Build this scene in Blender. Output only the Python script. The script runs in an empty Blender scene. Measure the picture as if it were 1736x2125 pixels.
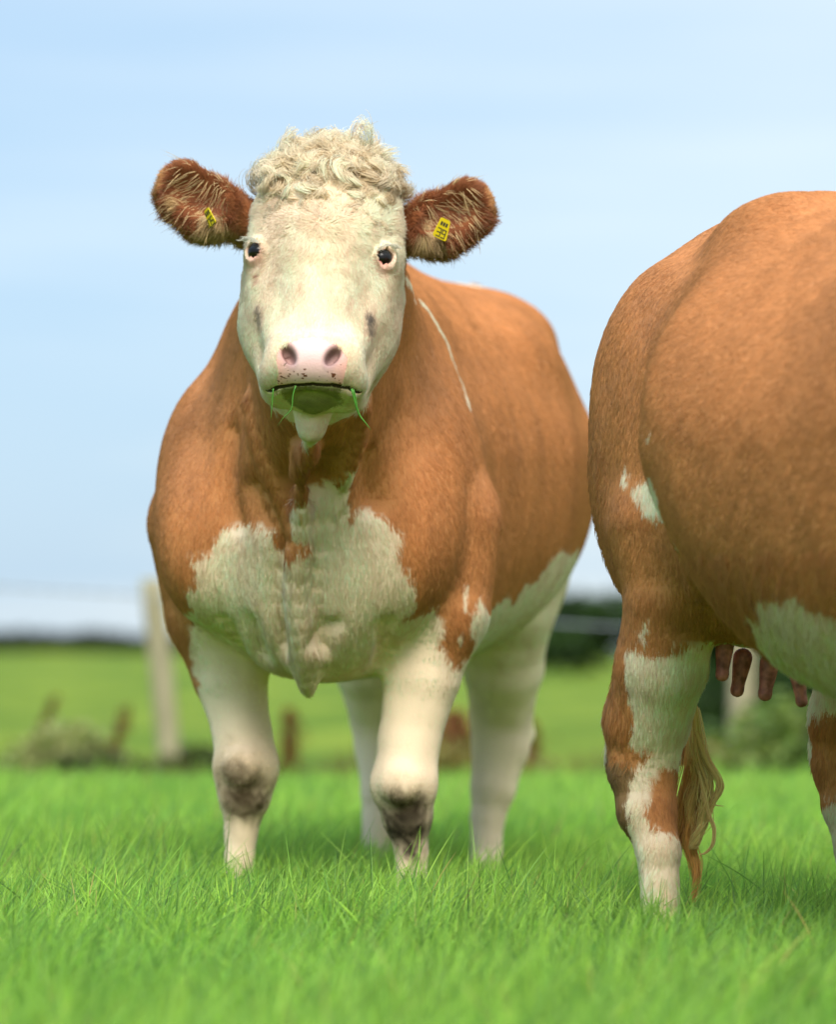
import bpy, bmesh, math, time
import numpy as np
from mathutils import Vector, Matrix, Euler
T0 = time.time()
rng = np.random.default_rng(7)
scene = bpy.context.scene
COL = scene.collection

# ------------------------------------------------------------------ camera, sky, sun, exposure
CAMZ, FPX, CX, CY, HORIZON = 0.64, 8000.0, 868.0, 1062.5, 1350.0
PITCH = math.atan((HORIZON - CY) / FPX)
cam_d = bpy.data.cameras.new('camera')
cam = bpy.data.objects.new('camera', cam_d); COL.objects.link(cam)
cam.location = (0, 0, CAMZ)
cam.rotation_euler = (math.pi / 2 + PITCH, 0, 0)
cam_d.sensor_fit = 'HORIZONTAL'; cam_d.sensor_width = 24.0; cam_d.lens = 24.0 * FPX / 1736.0
cam_d.clip_start = 0.1; cam_d.clip_end = 3000
cam_d.dof.use_dof = True; cam_d.dof.focus_distance = 7.02; cam_d.dof.aperture_fstop = 2.05
scene.camera = cam

SUN_EL, SUN_AZ = math.radians(44), math.radians(180)      # azimuth clockwise from +Y
world = bpy.data.worlds.new('World'); scene.world = world; world.use_nodes = True
nt = world.node_tree; N = nt.nodes; L = nt.links
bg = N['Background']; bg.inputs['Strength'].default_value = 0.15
sky = N.new('ShaderNodeTexSky'); sky.sky_type = 'NISHITA'; sky.sun_disc = False
sky.sun_elevation = SUN_EL; sky.sun_rotation = SUN_AZ; sky.air_density = 1.0; sky.dust_density = 1.2; sky.ozone_density = 1.6
tc = N.new('ShaderNodeTexCoord')
# veil of bright thin cloud over the blue
mp = N.new('ShaderNodeMapping'); mp.inputs['Scale'].default_value = (3.0, 3.0, 9.0); mp.inputs['Location'].default_value = (3.1, 0.4, 1.45)
n1 = N.new('ShaderNodeTexNoise'); n1.inputs['Scale'].default_value = 1.5; n1.inputs['Detail'].default_value = 3; n1.inputs['Roughness'].default_value = .45
mr = N.new('ShaderNodeMapRange'); mr.inputs['From Min'].default_value = .38; mr.inputs['From Max'].default_value = .66
mr.inputs['To Min'].default_value = .0; mr.inputs['To Max'].default_value = .32
sx = N.new('ShaderNodeSeparateXYZ')
# cloud is thicker towards the right and up
md = N.new('ShaderNodeMath'); md.operation = 'MULTIPLY_ADD'; md.inputs[1].default_value = 2.6; md.inputs[2].default_value = .10
md2 = N.new('ShaderNodeMath'); md2.operation = 'MULTIPLY_ADD'; md2.inputs[1].default_value = 1.1
ad = N.new('ShaderNodeMath'); ad.operation = 'ADD'; ad.use_clamp = True
veil = N.new('ShaderNodeMix'); veil.data_type = 'RGBA'; veil.inputs['A'].default_value = (1.95, 2.75, 3.60, 1); veil.inputs['B'].default_value = (3.35, 3.75, 4.0, 1)
mix = N.new('ShaderNodeMix'); mix.data_type = 'RGBA'; mix.inputs['Factor'].default_value = .86
L.new(tc.outputs['Generated'], mp.inputs['Vector']); L.new(mp.outputs[0], n1.inputs['Vector']); L.new(n1.outputs['Fac'], mr.inputs['Value'])
L.new(tc.outputs['Generated'], sx.inputs[0]); L.new(sx.outputs['X'], md.inputs[0]); L.new(sx.outputs['Z'], md2.inputs[0])
L.new(md.outputs[0], md2.inputs[2]); L.new(md2.outputs[0], ad.inputs[0]); L.new(mr.outputs[0], ad.inputs[1]); L.new(ad.outputs[0], veil.inputs['Factor'])
mp2 = N.new('ShaderNodeMapping'); mp2.inputs['Scale'].default_value = (5, 5, 60); mp2.inputs['Location'].default_value = (.7, 0, .25)
n2 = N.new('ShaderNodeTexNoise'); n2.inputs['Scale'].default_value = 1.0; n2.inputs['Detail'].default_value = 3
ma = N.new('ShaderNodeMath'); ma.operation = 'MULTIPLY_ADD'; ma.inputs[1].default_value = .9; ma.inputs[2].default_value = -.45
bn = N.new('ShaderNodeMapRange'); bn.interpolation_type = 'SMOOTHSTEP'; bn.inputs['From Min'].default_value = .022; bn.inputs['From Max'].default_value = .010; bn.inputs['To Min'].default_value = 0; bn.inputs['To Max'].default_value = .42
a2 = N.new('ShaderNodeMath'); a3 = N.new('ShaderNodeMath'); a3.use_clamp = True
L.new(tc.outputs['Generated'], mp2.inputs['Vector']); L.new(mp2.outputs[0], n2.inputs['Vector']); L.new(n2.outputs['Fac'], ma.inputs[0])
L.new(sx.outputs['Z'], bn.inputs['Value']); L.new(ma.outputs[0], a2.inputs[0]); L.new(bn.outputs[0], a2.inputs[1])
L.new(a2.outputs[0], a3.inputs[0]); ad.use_clamp = False; L.new(ad.outputs[0], a3.inputs[1]); L.new(a3.outputs[0], veil.inputs['Factor'])
L.new(sky.outputs[0], mix.inputs['A']); L.new(veil.outputs['Result'], mix.inputs['B']); 
# extra brightness added to the unseen sky overhead, for soft light from above
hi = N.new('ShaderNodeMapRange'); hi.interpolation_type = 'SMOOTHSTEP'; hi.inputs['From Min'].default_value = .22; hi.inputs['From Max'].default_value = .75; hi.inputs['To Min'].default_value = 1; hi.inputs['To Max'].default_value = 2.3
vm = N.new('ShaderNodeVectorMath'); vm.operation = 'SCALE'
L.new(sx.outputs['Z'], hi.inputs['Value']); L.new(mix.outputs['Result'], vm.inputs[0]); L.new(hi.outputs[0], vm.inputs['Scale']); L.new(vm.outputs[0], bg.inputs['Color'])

sun_d = bpy.data.lights.new('sun', 'SUN'); sun_d.energy = 2.3; sun_d.angle = math.radians(25); sun_d.color = (1, .95, .86)
sun = bpy.data.objects.new('sun', sun_d); COL.objects.link(sun)
sdir = Vector((math.sin(SUN_AZ) * math.cos(SUN_EL), math.cos(SUN_AZ) * math.cos(SUN_EL), math.sin(SUN_EL)))
sun.rotation_euler = sdir.to_track_quat('Z', 'Y').to_euler(); sun.location = (3, -3, 8)
scene.view_settings.view_transform = 'Standard'; scene.view_settings.look = 'None'
scene.view_settings.exposure = 0.7; scene.view_settings.gamma = 1
try:
    scene.cycles.max_bounces = 5; scene.cycles.diffuse_bounces = 3; scene.cycles.transmission_bounces = 3; scene.cycles.transparent_max_bounces = 6
    scene.cycles.use_denoising = True
    scene.cycles_curves.shape = 'RIBBONS'
except Exception: pass

# ------------------------------------------------------------------ small helpers
def lin(r, g, b):
    c = np.array([r, g, b], float) / 255.0
    return np.where(c <= .04045, c / 12.92, ((c + .055) / 1.055) ** 2.4)

def norm(v):
    return v / np.maximum(np.linalg.norm(v, axis=-1, keepdims=True), 1e-9)

def hash3(i, j, k, s=0):
    h = (i * 374761393 + j * 668265263 + k * 2147483647 + s * 1274126177) & 0xFFFFFFFF
    h = ((h ^ (h >> 13)) * 1274126177) & 0xFFFFFFFF
    h = h ^ (h >> 16)
    return (h & 0xFFFFFF) / float(0xFFFFFF)

def noise(P, scale, s=0):
    """value noise in -1..1 at points P (N,3); scale is cells per metre (scalar or 3)"""
    Q = P * np.asarray(scale) + 57.3 + s * 3.17
    I = np.floor(Q).astype(np.int64); F = Q - I; F = F * F * (3 - 2 * F)
    r = 0
    for a in (0, 1):
        for b in (0, 1):
            for c in (0, 1):
                w = (F[:, 0] if a else 1 - F[:, 0]) * (F[:, 1] if b else 1 - F[:, 1]) * (F[:, 2] if c else 1 - F[:, 2])
                r = r + w * hash3(I[:, 0] + a, I[:, 1] + b, I[:, 2] + c, s)
    return r * 2 - 1

def fbm(P, scale, s=0, o=3):
    r = 0; a = 1; t = 0
    for i in range(o):
        r = r + a * noise(P, np.asarray(scale) * (2.1 ** i), s + i * 11); t += a; a *= .5
    return r / t

def vnoise(P, scale, s=0):
    return np.stack([noise(P, scale, s), noise(P, scale, s + 31), noise(P, scale, s + 67)], 1)

def tag(o, label=None, cat=None, group=None, kind=None):
    if label: o['label'] = label
    if cat: o['category'] = cat
    if group: o['group'] = group
    if kind: o['kind'] = kind
    return o

def link(name, data, mat=None, parent=None):
    o = bpy.data.objects.new(name, data); COL.objects.link(o)
    if mat is not None: data.materials.append(mat)
    if parent is not None: o.parent = parent
    return o

def mesh_from(name, V, F, mat=None, parent=None, colors=None, smooth=True):
    me = bpy.data.meshes.new(name)
    me.from_pydata([tuple(v) for v in V], [], [tuple(f) for f in F]); me.update()
    if smooth: me.shade_smooth()
    if colors is not None:
        a = me.color_attributes.new('Col', 'FLOAT_COLOR', 'POINT')
        c = np.ones((len(V), 4), np.float32); c[:, :3] = colors
        a.data.foreach_set('color', c.ravel())
    return link(name, me, mat, parent)

def curves_obj(name, pts, rad, colors, normals, mat, parent=None):
    """pts (N,K,3), rad (N,K), colors (N,3), normals (N,3): a coat of strands as one hair curves object"""
    n, k = pts.shape[:2]
    cv = bpy.data.hair_curves.new(name)
    cv.add_curves([k] * n)
    cv.position_data.foreach_set('vector', np.ascontiguousarray(pts, np.float32).ravel()) if hasattr(cv, 'position_data') else None
    ra = cv.attributes.get('radius') or cv.attributes.new('radius', 'FLOAT', 'POINT')
    ra.data.foreach_set('value', np.ascontiguousarray(rad, np.float32).ravel())
    c = np.ones((n, 4), np.float32); c[:, :3] = colors
    a = cv.attributes.new('Col', 'FLOAT_COLOR', 'CURVE'); a.data.foreach_set('color', c.ravel())
    a = cv.attributes.new('sn', 'FLOAT_VECTOR', 'CURVE'); a.data.foreach_set('vector', np.ascontiguousarray(normals, np.float32).ravel())
    return link(name, cv, mat, parent)

# ------------------------------------------------------------------ materials
def new_mat(name):
    m = bpy.data.materials.new(name); m.use_nodes = True
    for n in list(m.node_tree.nodes):
        if n.type != 'OUTPUT_MATERIAL': m.node_tree.nodes.remove(n)
    out = [n for n in m.node_tree.nodes if n.type == 'OUTPUT_MATERIAL'][0]
    return m, m.node_tree.nodes, m.node_tree.links, out

def strand_mat(name, trans=.25, sheen=.12, rough=.45):
    m, n, l, out = new_mat(name)
    c = n.new('ShaderNodeAttribute'); c.attribute_name = 'Col'
    s = n.new('ShaderNodeAttribute'); s.attribute_name = 'sn'
    vt = n.new('ShaderNodeVectorTransform'); vt.vector_type = 'NORMAL'; vt.convert_from = 'OBJECT'; vt.convert_to = 'WORLD'
    l.new(s.outputs['Vector'], vt.inputs[0])
    d = n.new('ShaderNodeBsdfDiffuse'); t = n.new('ShaderNodeBsdfTranslucent'); g = n.new('ShaderNodeBsdfGlossy')
    g.inputs['Roughness'].default_value = rough
    l.new(c.outputs['Color'], d.inputs['Color']); l.new(c.outputs['Color'], t.inputs['Color'])
    l.new(vt.outputs[0], d.inputs['Normal'])
    m1 = n.new('ShaderNodeMixShader'); m1.inputs[0].default_value = trans
    m2 = n.new('ShaderNodeMixShader'); m2.inputs[0].default_value = sheen
    l.new(d.outputs[0], m1.inputs[1]); l.new(t.outputs[0], m1.inputs[2]); l.new(m1.outputs[0], m2.inputs[1]); l.new(g.outputs[0], m2.inputs[2])
    l.new(m2.outputs[0], out.inputs[0])
    g.inputs['Color'].default_value = (.5, .5, .5, 1)
    return m

def vcol_mat(name, rough=.8, spec=.2, bump=0.0, bscale=200, sss=0):
    m, n, l, out = new_mat(name)
    p = n.new('ShaderNodeBsdfPrincipled'); c = n.new('ShaderNodeAttribute'); c.attribute_name = 'Col'
    l.new(c.outputs['Color'], p.inputs['Base Color'])
    p.inputs['Roughness'].default_value = rough; p.inputs['Specular IOR Level'].default_value = spec
    if bump:
        t = n.new('ShaderNodeTexNoise'); t.inputs['Scale'].default_value = bscale; b = n.new('ShaderNodeBump'); b.inputs['Strength'].default_value = bump; b.inputs['Distance'].default_value = .002
        co = n.new('ShaderNodeTexCoord'); l.new(co.outputs['Object'], t.inputs['Vector'])
        l.new(t.outputs['Fac'], b.inputs['Height']); l.new(b.outputs[0], p.inputs['Normal'])
    l.new(p.outputs[0], out.inputs[0])
    return m

def noise_mat(name, c1, c2, scale=5, rough=.8, bump=.2, detail=6, stretch=(1, 1, 1)):
    m, n, l, out = new_mat(name)
    p = n.new('ShaderNodeBsdfPrincipled'); t = n.new('ShaderNodeTexNoise'); r = n.new('ShaderNodeValToRGB'); co = n.new('ShaderNodeTexCoord')
    mpp = n.new('ShaderNodeMapping'); mpp.inputs['Scale'].default_value = stretch
    t.inputs['Scale'].default_value = scale; t.inputs['Detail'].default_value = detail
    r.color_ramp.elements[0].color = (*c1, 1); r.color_ramp.elements[1].color = (*c2, 1)
    r.color_ramp.elements[0].position = .35; r.color_ramp.elements[1].position = .65
    l.new(co.outputs['Object'], mpp.inputs[0]); l.new(mpp.outputs[0], t.inputs['Vector']); l.new(t.outputs['Fac'], r.inputs[0]); l.new(r.outputs[0], p.inputs['Base Color'])
    p.inputs['Roughness'].default_value = rough
    b = n.new('ShaderNodeBump'); b.inputs['Strength'].default_value = bump; l.new(t.outputs['Fac'], b.inputs['Height']); l.new(b.outputs[0], p.inputs['Normal'])
    l.new(p.outputs[0], out.inputs[0])
    return m

def plain_mat(name, c, rough=.5, spec=.5, coat=0):
    m, n, l, out = new_mat(name)
    p = n.new('ShaderNodeBsdfPrincipled'); p.inputs['Base Color'].default_value = (*c, 1); p.inputs['Roughness'].default_value = rough
    p.inputs['Specular IOR Level'].default_value = spec; p.inputs['Coat Weight'].default_value = coat
    l.new(p.outputs[0], out.inputs[0])
    return m

M_coat = strand_mat('coat_hair', .18, .04, .5)
M_skin = vcol_mat('cow_skin', .7, .25, .25, 260)
M_nose = vcol_mat('moist_nose_skin', .42, .4, .3, 500)
M_grass = strand_mat('grass_blades', .4, .05, .4)
M_eye = plain_mat('eye_dark', (.006, .004, .003), .2, .3, 0)
M_tag = plain_mat('yellow_tag_plastic', tuple(lin(214, 188, 20)), .4, .4)
M_ink = plain_mat('black_ink', (.02, .02, .02), .6)
M_teat = noise_mat('teat_skin', tuple(lin(196, 112, 104)), tuple(lin(122, 62, 56)), 60, .6, .4)
M_hoof = noise_mat('hoof_horn', (.06, .04, .025), (.12, .09, .06), 20, .6)

# ------------------------------------------------------------------ implicit surface modelling
def smin(a, b, k):
    h = np.clip(.5 + .5 * (b - a) / k, 0, 1)
    return b + (a - b) * h - k * h * (1 - h)

class Sdf:
    """smooth union / difference of tapered limbs, ellipsoids and lofts in the animal's own space"""
    def __init__(s): s.ops = []
    def add(s, f, lo, hi, k, op='+'):
        s.ops.append((f, np.asarray(lo, float) - k - .05, np.asarray(hi, float) + k + .05, k, op)); return s
    def ell(s, c, r, k=.04, R=None, op='+'):
        c = np.array(c, float); r = np.array(r, float) * np.ones(3); m = r.max()
        def f(P):
            q = P - c
            if R is not None: q = q @ R
            a = np.sqrt(((q / r) ** 2).sum(-1)); b = np.sqrt(((q / r ** 2) ** 2).sum(-1))
            return np.where(a < 1e-6, -r.min(), a * (a - 1) / np.maximum(b, 1e-9))
        if R is not None: m3 = np.full(3, m)
        else: m3 = r
        return s.add(f, c - m3, c + m3, k, op)
    def cone(s, a, b, ra, rb, k=.04, op='+', sq=None):
        a = np.array(a, float); b = np.array(b, float); m = max(ra, rb)
        ba = b - a; L2 = ba @ ba
        sqv = None if sq is None else np.array(sq, float)
        def f(P):
            q = P - a; t = np.clip((q @ ba) / L2, 0, 1); e = q - t[..., None] * ba
            if sqv is not None: e = e / sqv
            return (np.sqrt((e ** 2).sum(-1)) - (ra + (rb - ra) * t * t * (3 - 2 * t) * .5 - 0 + (rb - ra) * t * .5)) * (1 if sqv is None else min(sqv.min(), 1))
        mm = m * (1 if sqv is None else max(sqv.max(), 1))
        return s.add(f, np.minimum(a, b) - mm, np.maximum(a, b) + mm, k, op)
    def chain(s, pts, k=.04, op='+'):
        Q = np.array([list(p) for p in pts], float); k0 = .012 if k > .01 else k * .5
        def f(P):
            d = None
            for a, b in zip(Q[:-1], Q[1:]):
                ba = b[:3] - a[:3]; q = P - a[:3]; t = np.clip((q @ ba) / (ba @ ba), 0, 1); e = q - t[..., None] * ba
                v = np.sqrt((e ** 2).sum(-1)) - (a[3] + (b[3] - a[3]) * t)
                d = v if d is None else smin(d, v, k0)
            return d + k0 * .12
        m = Q[:, 3].max()
        return s.add(f, Q[:, :3].min(0) - m, Q[:, :3].max(0) + m, k, op)
    def loft(s, rows, k=.05, bend=None, top=2.0):
        """rows: v, half width, top, bottom; n exponent below"""
        R = np.array(rows, float); vv = np.linspace(R[0, 0], R[-1, 0], 200)
        tab = [np.interp(vv, R[:, 0], R[:, i]) for i in range(1, R.shape[1])]
        ker = np.hanning(17); ker /= ker.sum()
        tab = [np.convolve(np.pad(t, 8, mode='edge'), ker, 'valid') for t in tab]
        def f(P):
            v = P[..., 1]; g = lambda i: np.interp(v, vv, tab[i])
            w, zt, zb, n = g(0), g(1), g(2), g(3)
            zc = zb + (zt - zb) * .52; h = np.where(P[..., 2] > zc, zt - zc, zc - zb)
            u = P[..., 0] - (0 if bend is None else bend(v))
            nn = np.where(P[..., 2] > zc, top, n)
            q = (np.abs(u / w) ** nn + np.abs((P[..., 2] - zc) / h) ** nn) ** (1 / nn)
            d = (q - 1) * np.minimum(w, h)
            over = np.maximum(np.maximum(R[0, 0] - v, v - R[-1, 0]), 0)
            return np.where(over > 0, np.sqrt(np.maximum(d, 0) ** 2 + over ** 2), d)
        return s.add(f, (-R[:, 1].max() - .1, R[0, 0], R[:, 3].min()), (R[:, 1].max() + .1, R[-1, 0], R[:, 2].max()), k)
    def at(s, P):
        P = np.asarray(P, float); d = np.full(len(P), 1.0)
        for f, lo, hi, k, op in s.ops:
            m = ((P > lo) & (P < hi)).all(1)
            if not m.any(): continue
            v = f(P[m])
            d[m] = smin(d[m], v, k) if op == '+' else -smin(-d[m], v, k)
        return d
    def grad(s, P, e=.0015):
        g = np.zeros_like(P)
        for i in range(3):
            o = np.zeros(3); o[i] = e
            g[:, i] = (s.at(P + o) - s.at(P - o)) / (2 * e)
        return g
    def project(s, P, it=3, lim=.01):
        for _ in range(it):
            d = s.at(P); g = s.grad(P); g2 = np.maximum((g ** 2).sum(1), .2)
            st = g * (d / g2)[:, None]; L_ = np.linalg.norm(st, axis=1, keepdims=True)
            P = P - st * np.minimum(1, lim / np.maximum(L_, 1e-9))
        return P
    def grid(s, h):
        lo = np.min([o[1] for o in s.ops if o[4] == '+'], 0); hi = np.max([o[2] for o in s.ops if o[4] == '+'], 0)
        n = np.ceil((hi - lo) / h).astype(int) + 1
        G = np.full(n, 1.0, np.float32)
        ax = [lo[i] + h * np.arange(n[i]) for i in range(3)]
        for f, a, b, k, op in s.ops:
            i0 = np.maximum(np.floor((a - lo) / h).astype(int), 0); i1 = np.minimum(np.ceil((b - lo) / h).astype(int) + 1, n)
            if (i1 <= i0).any(): continue
            sl = tuple(slice(i0[i], i1[i]) for i in range(3))
            X = np.stack(np.meshgrid(ax[0][sl[0]], ax[1][sl[1]], ax[2][sl[2]], indexing='ij'), -1)
            v = f(X)
            G[sl] = smin(G[sl], v, k) if op == '+' else -smin(-G[sl], v, k)
        return G, lo
    def mesh(s, h):
        G, lo = s.grid(h)
        S = G < 0; n = np.array(G.shape) - 1
        corner = [(i, j, k) for i in (0, 1) for j in (0, 1) for k in (0, 1)]
        cnt = sum(S[i:n[0] + i, j:n[1] + j, k:n[2] + k].astype(np.int8) for i, j, k in corner)
        cells = np.argwhere((cnt > 0) & (cnt < 8))
        idx = np.full(n, -1, np.int64); idx[tuple(cells.T)] = np.arange(len(cells))
        acc = np.zeros((len(cells), 3)); w = np.zeros(len(cells))
        for a in corner:
            for axis in range(3):
                if a[axis]: continue
                b = list(a); b[axis] = 1
                ca, cb = cells + a, cells + b
                va, vb = G[tuple(ca.T)], G[tuple(cb.T)]
                m = (va < 0) != (vb < 0)
                t = np.where(m, va / np.where(m, va - vb, 1), 0)
                p = ca + (cb - ca) * t[:, None]
                acc[m] += p[m]; w[m] += 1
        V = acc / w[:, None] * h + lo
        F = []
        for axis in range(3):
            o1, o2 = [(1, 2), (2, 0), (0, 1)][axis]
            sl0 = [slice(0, None)] * 3; sl1 = [slice(0, None)] * 3
            sl0[axis] = slice(0, -1); sl1[axis] = slice(1, None)
            A, B = S[tuple(sl0)], S[tuple(sl1)]
            e = np.argwhere(A != B)
            e = e[(e[:, o1] > 0) & (e[:, o2] > 0) & (e[:, o1] < n[o1]) & (e[:, o2] < n[o2])]
            d1 = np.zeros(3, int); d1[o1] = 1; d2 = np.zeros(3, int); d2[o2] = 1
            q = np.stack([idx[tuple(e.T)], idx[tuple((e - d1).T)], idx[tuple((e - d1 - d2).T)], idx[tuple((e - d2).T)]], 1)
            flip = ~A[tuple(e.T)]
            q[flip] = q[flip][:, ::-1]
            F.append(q[(q >= 0).all(1)])
        return V, np.concatenate(F)

def build_body(name, sdf, h, refine=(), relief=None):
    """mesh the implicit body, then refine it where the detail is (list of centre, radius) and snap it to the surface"""
    V, F = sdf.mesh(h)
    V = sdf.project(V, 2, h * .6)
    me = bpy.data.meshes.new(name); me.from_pydata(V.tolist(), [], F.tolist()); me.update()
    for c, r in refine:
        bm = bmesh.new(); bm.from_mesh(me); c = Vector(c)
        ed = [e for e in bm.edges if (e.verts[0].co - c).length < r and (e.verts[1].co - c).length < r]
        bmesh.ops.subdivide_edges(bm, edges=ed, cuts=1, use_grid_fill=True)
        bm.to_mesh(me); bm.free()
        co = np.empty(len(me.vertices) * 3); me.vertices.foreach_get('co', co); co = co.reshape(-1, 3)
        m = np.linalg.norm(co - np.array(c), axis=1) < r + .02
        co[m] = sdf.project(co[m], 2, .004)
        me.vertices.foreach_set('co', co.ravel()); me.update()
    if relief is not None:
        co = np.empty(len(me.vertices) * 3); me.vertices.foreach_get('co', co); co = co.reshape(-1, 3); g = norm(sdf.grad(co, .004))
        me.vertices.foreach_set('co', (co + g * relief(co)[:, None]).ravel()); me.update()
    me.shade_smooth()
    return me

def hide_folds(P):
    """shallow folds and muscle bands of the hide"""
    a = np.clip((P[:, 2] - .45) / .2, 0, 1)
    W = P + vnoise(P, 3, 201) * .05
    return a * (.0085 * noise(W * np.array([6, 5, 1.3]), 1, 203) + .0014 * noise(W * np.array([15, 13, 2.6]), 1, 207)) + (1 - a) * (.0024 * noise(P * np.array([24, 24, 5]), 1, 209) + .0005 * noise(P * np.array([8, 8, 38]), 1, 211))

def tri_samples(me, n, density=None):
    """n random points on a mesh, optionally weighted by density(centres, normals)"""
    me.calc_loop_triangles()
    t = np.empty(len(me.loop_triangles) * 3, np.int32); me.loop_triangles.foreach_get('vertices', t); t = t.reshape(-1, 3)
    co = np.empty(len(me.vertices) * 3, np.float32); me.vertices.foreach_get('co', co); co = co.reshape(-1, 3).astype(float)
    vn = np.empty(len(me.vertices) * 3, np.float32); me.vertices.foreach_get('normal', vn); vn = vn.reshape(-1, 3).astype(float)
    A, B, C = co[t[:, 0]], co[t[:, 1]], co[t[:, 2]]
    ar = np.linalg.norm(np.cross(B - A, C - A), axis=1) / 2
    cen = (A + B + C) / 3; nn = norm(vn[t].sum(1))
    w = ar * (density(cen, nn) if density is not None else 1)
    k = rng.choice(len(t), n, p=w / w.sum())
    a, b = rng.random(n), rng.random(n); s = a + b > 1; a[s] = 1 - a[s]; b[s] = 1 - b[s]
    wA = (1 - a - b)[:, None]
    P = A[k] * wA + B[k] * a[:, None] + C[k] * b[:, None]
    Nn = norm(vn[t[k, 0]] * wA + vn[t[k, 1]] * a[:, None] + vn[t[k, 2]] * b[:, None])
    return P, Nn

class Frame:
    """placement of an animal: its own space -> world"""
    def __init__(s, x, y, yaw):
        s.o = np.array([x, y, 0.0]); s.b = math.radians(yaw)
        c, q = math.cos(s.b), math.sin(s.b)
        s.R = np.array([[c, q, 0], [-q, c, 0], [0, 0, 1.0]])          # rows of world = R @ local
    def world(s, P): return np.asarray(P) @ s.R.T + s.o
    def local(s, W): return (np.asarray(W) - s.o) @ s.R
    def apply(s, o):
        o.location = tuple(s.o); o.rotation_euler = (0, 0, -s.b)

CP, SP = math.cos(PITCH), math.sin(PITCH)
def view_ray(x, y):
    """direction of a line of sight, used only to measure where on the modelled animal a marking lies"""
    dx, dz = (x - CX) / FPX, (CY - y) / FPX
    return np.stack([dx, CP - dz * SP, SP + dz * CP], -1)
def on_surface(sdf, fr, pts, near=4.5, far=11.5):
    pts = np.array(pts, float); D = view_ray(pts[:, 0], pts[:, 1]); D /= D[:, 1:2]
    O = np.array([0, 0, CAMZ]); t = np.full(len(pts), near)
    for _ in range(160):
        p = fr.local(O + D * t[:, None]); d = sdf.at(p)
        t = t + np.clip(d, -.02, .03) * .8
    p = fr.local(O + D * t[:, None])
    ok = np.abs(sdf.at(p)) < .01
    return p, ok

# ------------------------------------------------------------------ markings: each point takes the colour of the nearest seed in the animal's space
BROWN, DBROWN, LBROWN, WHITE, DIRT, MUD, GREEN = (lin(203, 134, 80), lin(172, 104, 60), lin(226, 172, 118), lin(255, 224, 190), lin(52, 38, 24), lin(150, 112, 72), lin(120, 135, 70))
PAL = {'B': BROWN, 'D': DBROWN, 'T': LBROWN, 'W': WHITE, 'K': DIRT, 'M': MUD, 'G': GREEN, 'C': lin(232, 196, 150)}
class Coat:
    def __init__(s): s.P = []; s.c = []; s.r = []; s.lines = []
    def seeds(s, P, c, r=0.0):
        for p in P: s.P.append(p); s.c.append(c); s.r.append(r)
    def line(s, pts, c, w): s.lines.append((np.array(pts), c, w))
    def color(s, P, warp=1.0):
        Q = P + warp * (vnoise(P, 16, 3) * .022 + vnoise(P, 60, 9) * .008 + vnoise(P, 240, 5) * .003)
        S = np.array(s.P); r = np.array(s.r); out = np.empty(len(P), int)
        for i in range(0, len(P), 20000):
            q = Q[i:i + 20000]
            d = np.sqrt(((q[:, None, :] - S[None]) ** 2).sum(-1)) - r
            out[i:i + 20000] = d.argmin(1)
        cc = np.array([PAL[k] for k in s.c])
        key = np.array(s.c)[out]
        col = cc[out]
        Q2 = P + warp * (vnoise(P, 30, 13) * .008 + vnoise(P, 140, 15) * .003)
        for pts, c, w in s.lines:
            best = np.full(len(P), 9.0)
            for a, b in zip(pts[:-1], pts[1:]):
                ba = b - a; t = np.clip(((Q2 - a) @ ba) / (ba @ ba), 0, 1)
                best = np.minimum(best, np.linalg.norm(Q2 - a - t[:, None] * ba, axis=1))
            m = best < w
            col[m] = PAL[c]; key[m] = c
        return col, key

def fur(name, me, n, parent, coatf, flow, length, density=None, rad=.0008, k=5, lift=.35, clump=.14, mat=None, sdf=None, var=.16, seedn=0, wave=None, grain=(0, .35, -.94)):
    P, Nn = tri_samples(me, n, density)
    D = flow(P, Nn)
    g_ = np.array(grain, float); g_ /= np.linalg.norm(g_); Q = P - .8 * (P @ g_)[:, None] * g_
    D0 = norm(D - (D * Nn).sum(1, keepdims=True) * Nn)
    D = D + vnoise(P, 10, 40 + seedn) * .22 + vnoise(Q, 75, 50 + seedn) * clump + rng.normal(0, .12, P.shape)
    D = norm(D - (D * Nn).sum(1, keepdims=True) * Nn)
    Ln = length(P, Nn) * (1 + rng.normal(0, .18, len(P)))
    col = coatf(P)
    t = np.linspace(0, 1, k)
    lf = lift * (1 + .12 * noise(Q, 60, 71 + seedn))[:, None, None]
    pts = P[:, None] - Nn[:, None] * .001 + Ln[:, None, None] * (D[:, None] * (t ** 1.0)[None, :, None] * .95 + Nn[:, None] * lf * (t * (1 - .55 * t))[None, :, None])
    if wave is not None:
        am, tn = wave(P); sd = np.cross(Nn, D); ph = noise(P, 26, 61) * 5 + noise(P, 70, 62) * 1.6; hd = np.sign(noise(P, 18, 63)) 
        a_ = ph[:, None] + 6.283 * tn[:, None] * t[None] + rng.normal(0, .25, len(P))[:, None]
        pts = pts + sd[:, None] * (am[:, None] * (np.sin(a_) - np.sin(a_[:, :1])))[..., None] + Nn[:, None] * (am[:, None] * .7 * (1 + np.cos(a_ * hd[:, None])) * np.minimum(t * 3, 1)[None])[..., None]
    w = vnoise(P, 70, 81 + seedn); w -= (w * Nn).sum(1, keepdims=True) * Nn
    pts = pts + (w[:, None] * (t ** 2)[None, :, None]) * (Ln * .16)[:, None, None]
    taper = np.interp(t, [0, .5, 1], [1, .8, .15])
    R = rad * taper[None] * (1 + rng.normal(0, .15, len(P)))[:, None]
    br = 1 + var * (rng.normal(0, 1, len(P)) * .55 + noise(Q, 60, 91 + seedn) * .3 + noise(Q, 170, 95 + seedn) * .6)
    col = np.clip(col * np.clip(br, .4, 1.7)[:, None], 0, .9)
    return curves_obj(name, pts, R, col, norm(Nn + rng.normal(0, .10, P.shape) + D0 * .15), mat or M_coat, parent)

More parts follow.
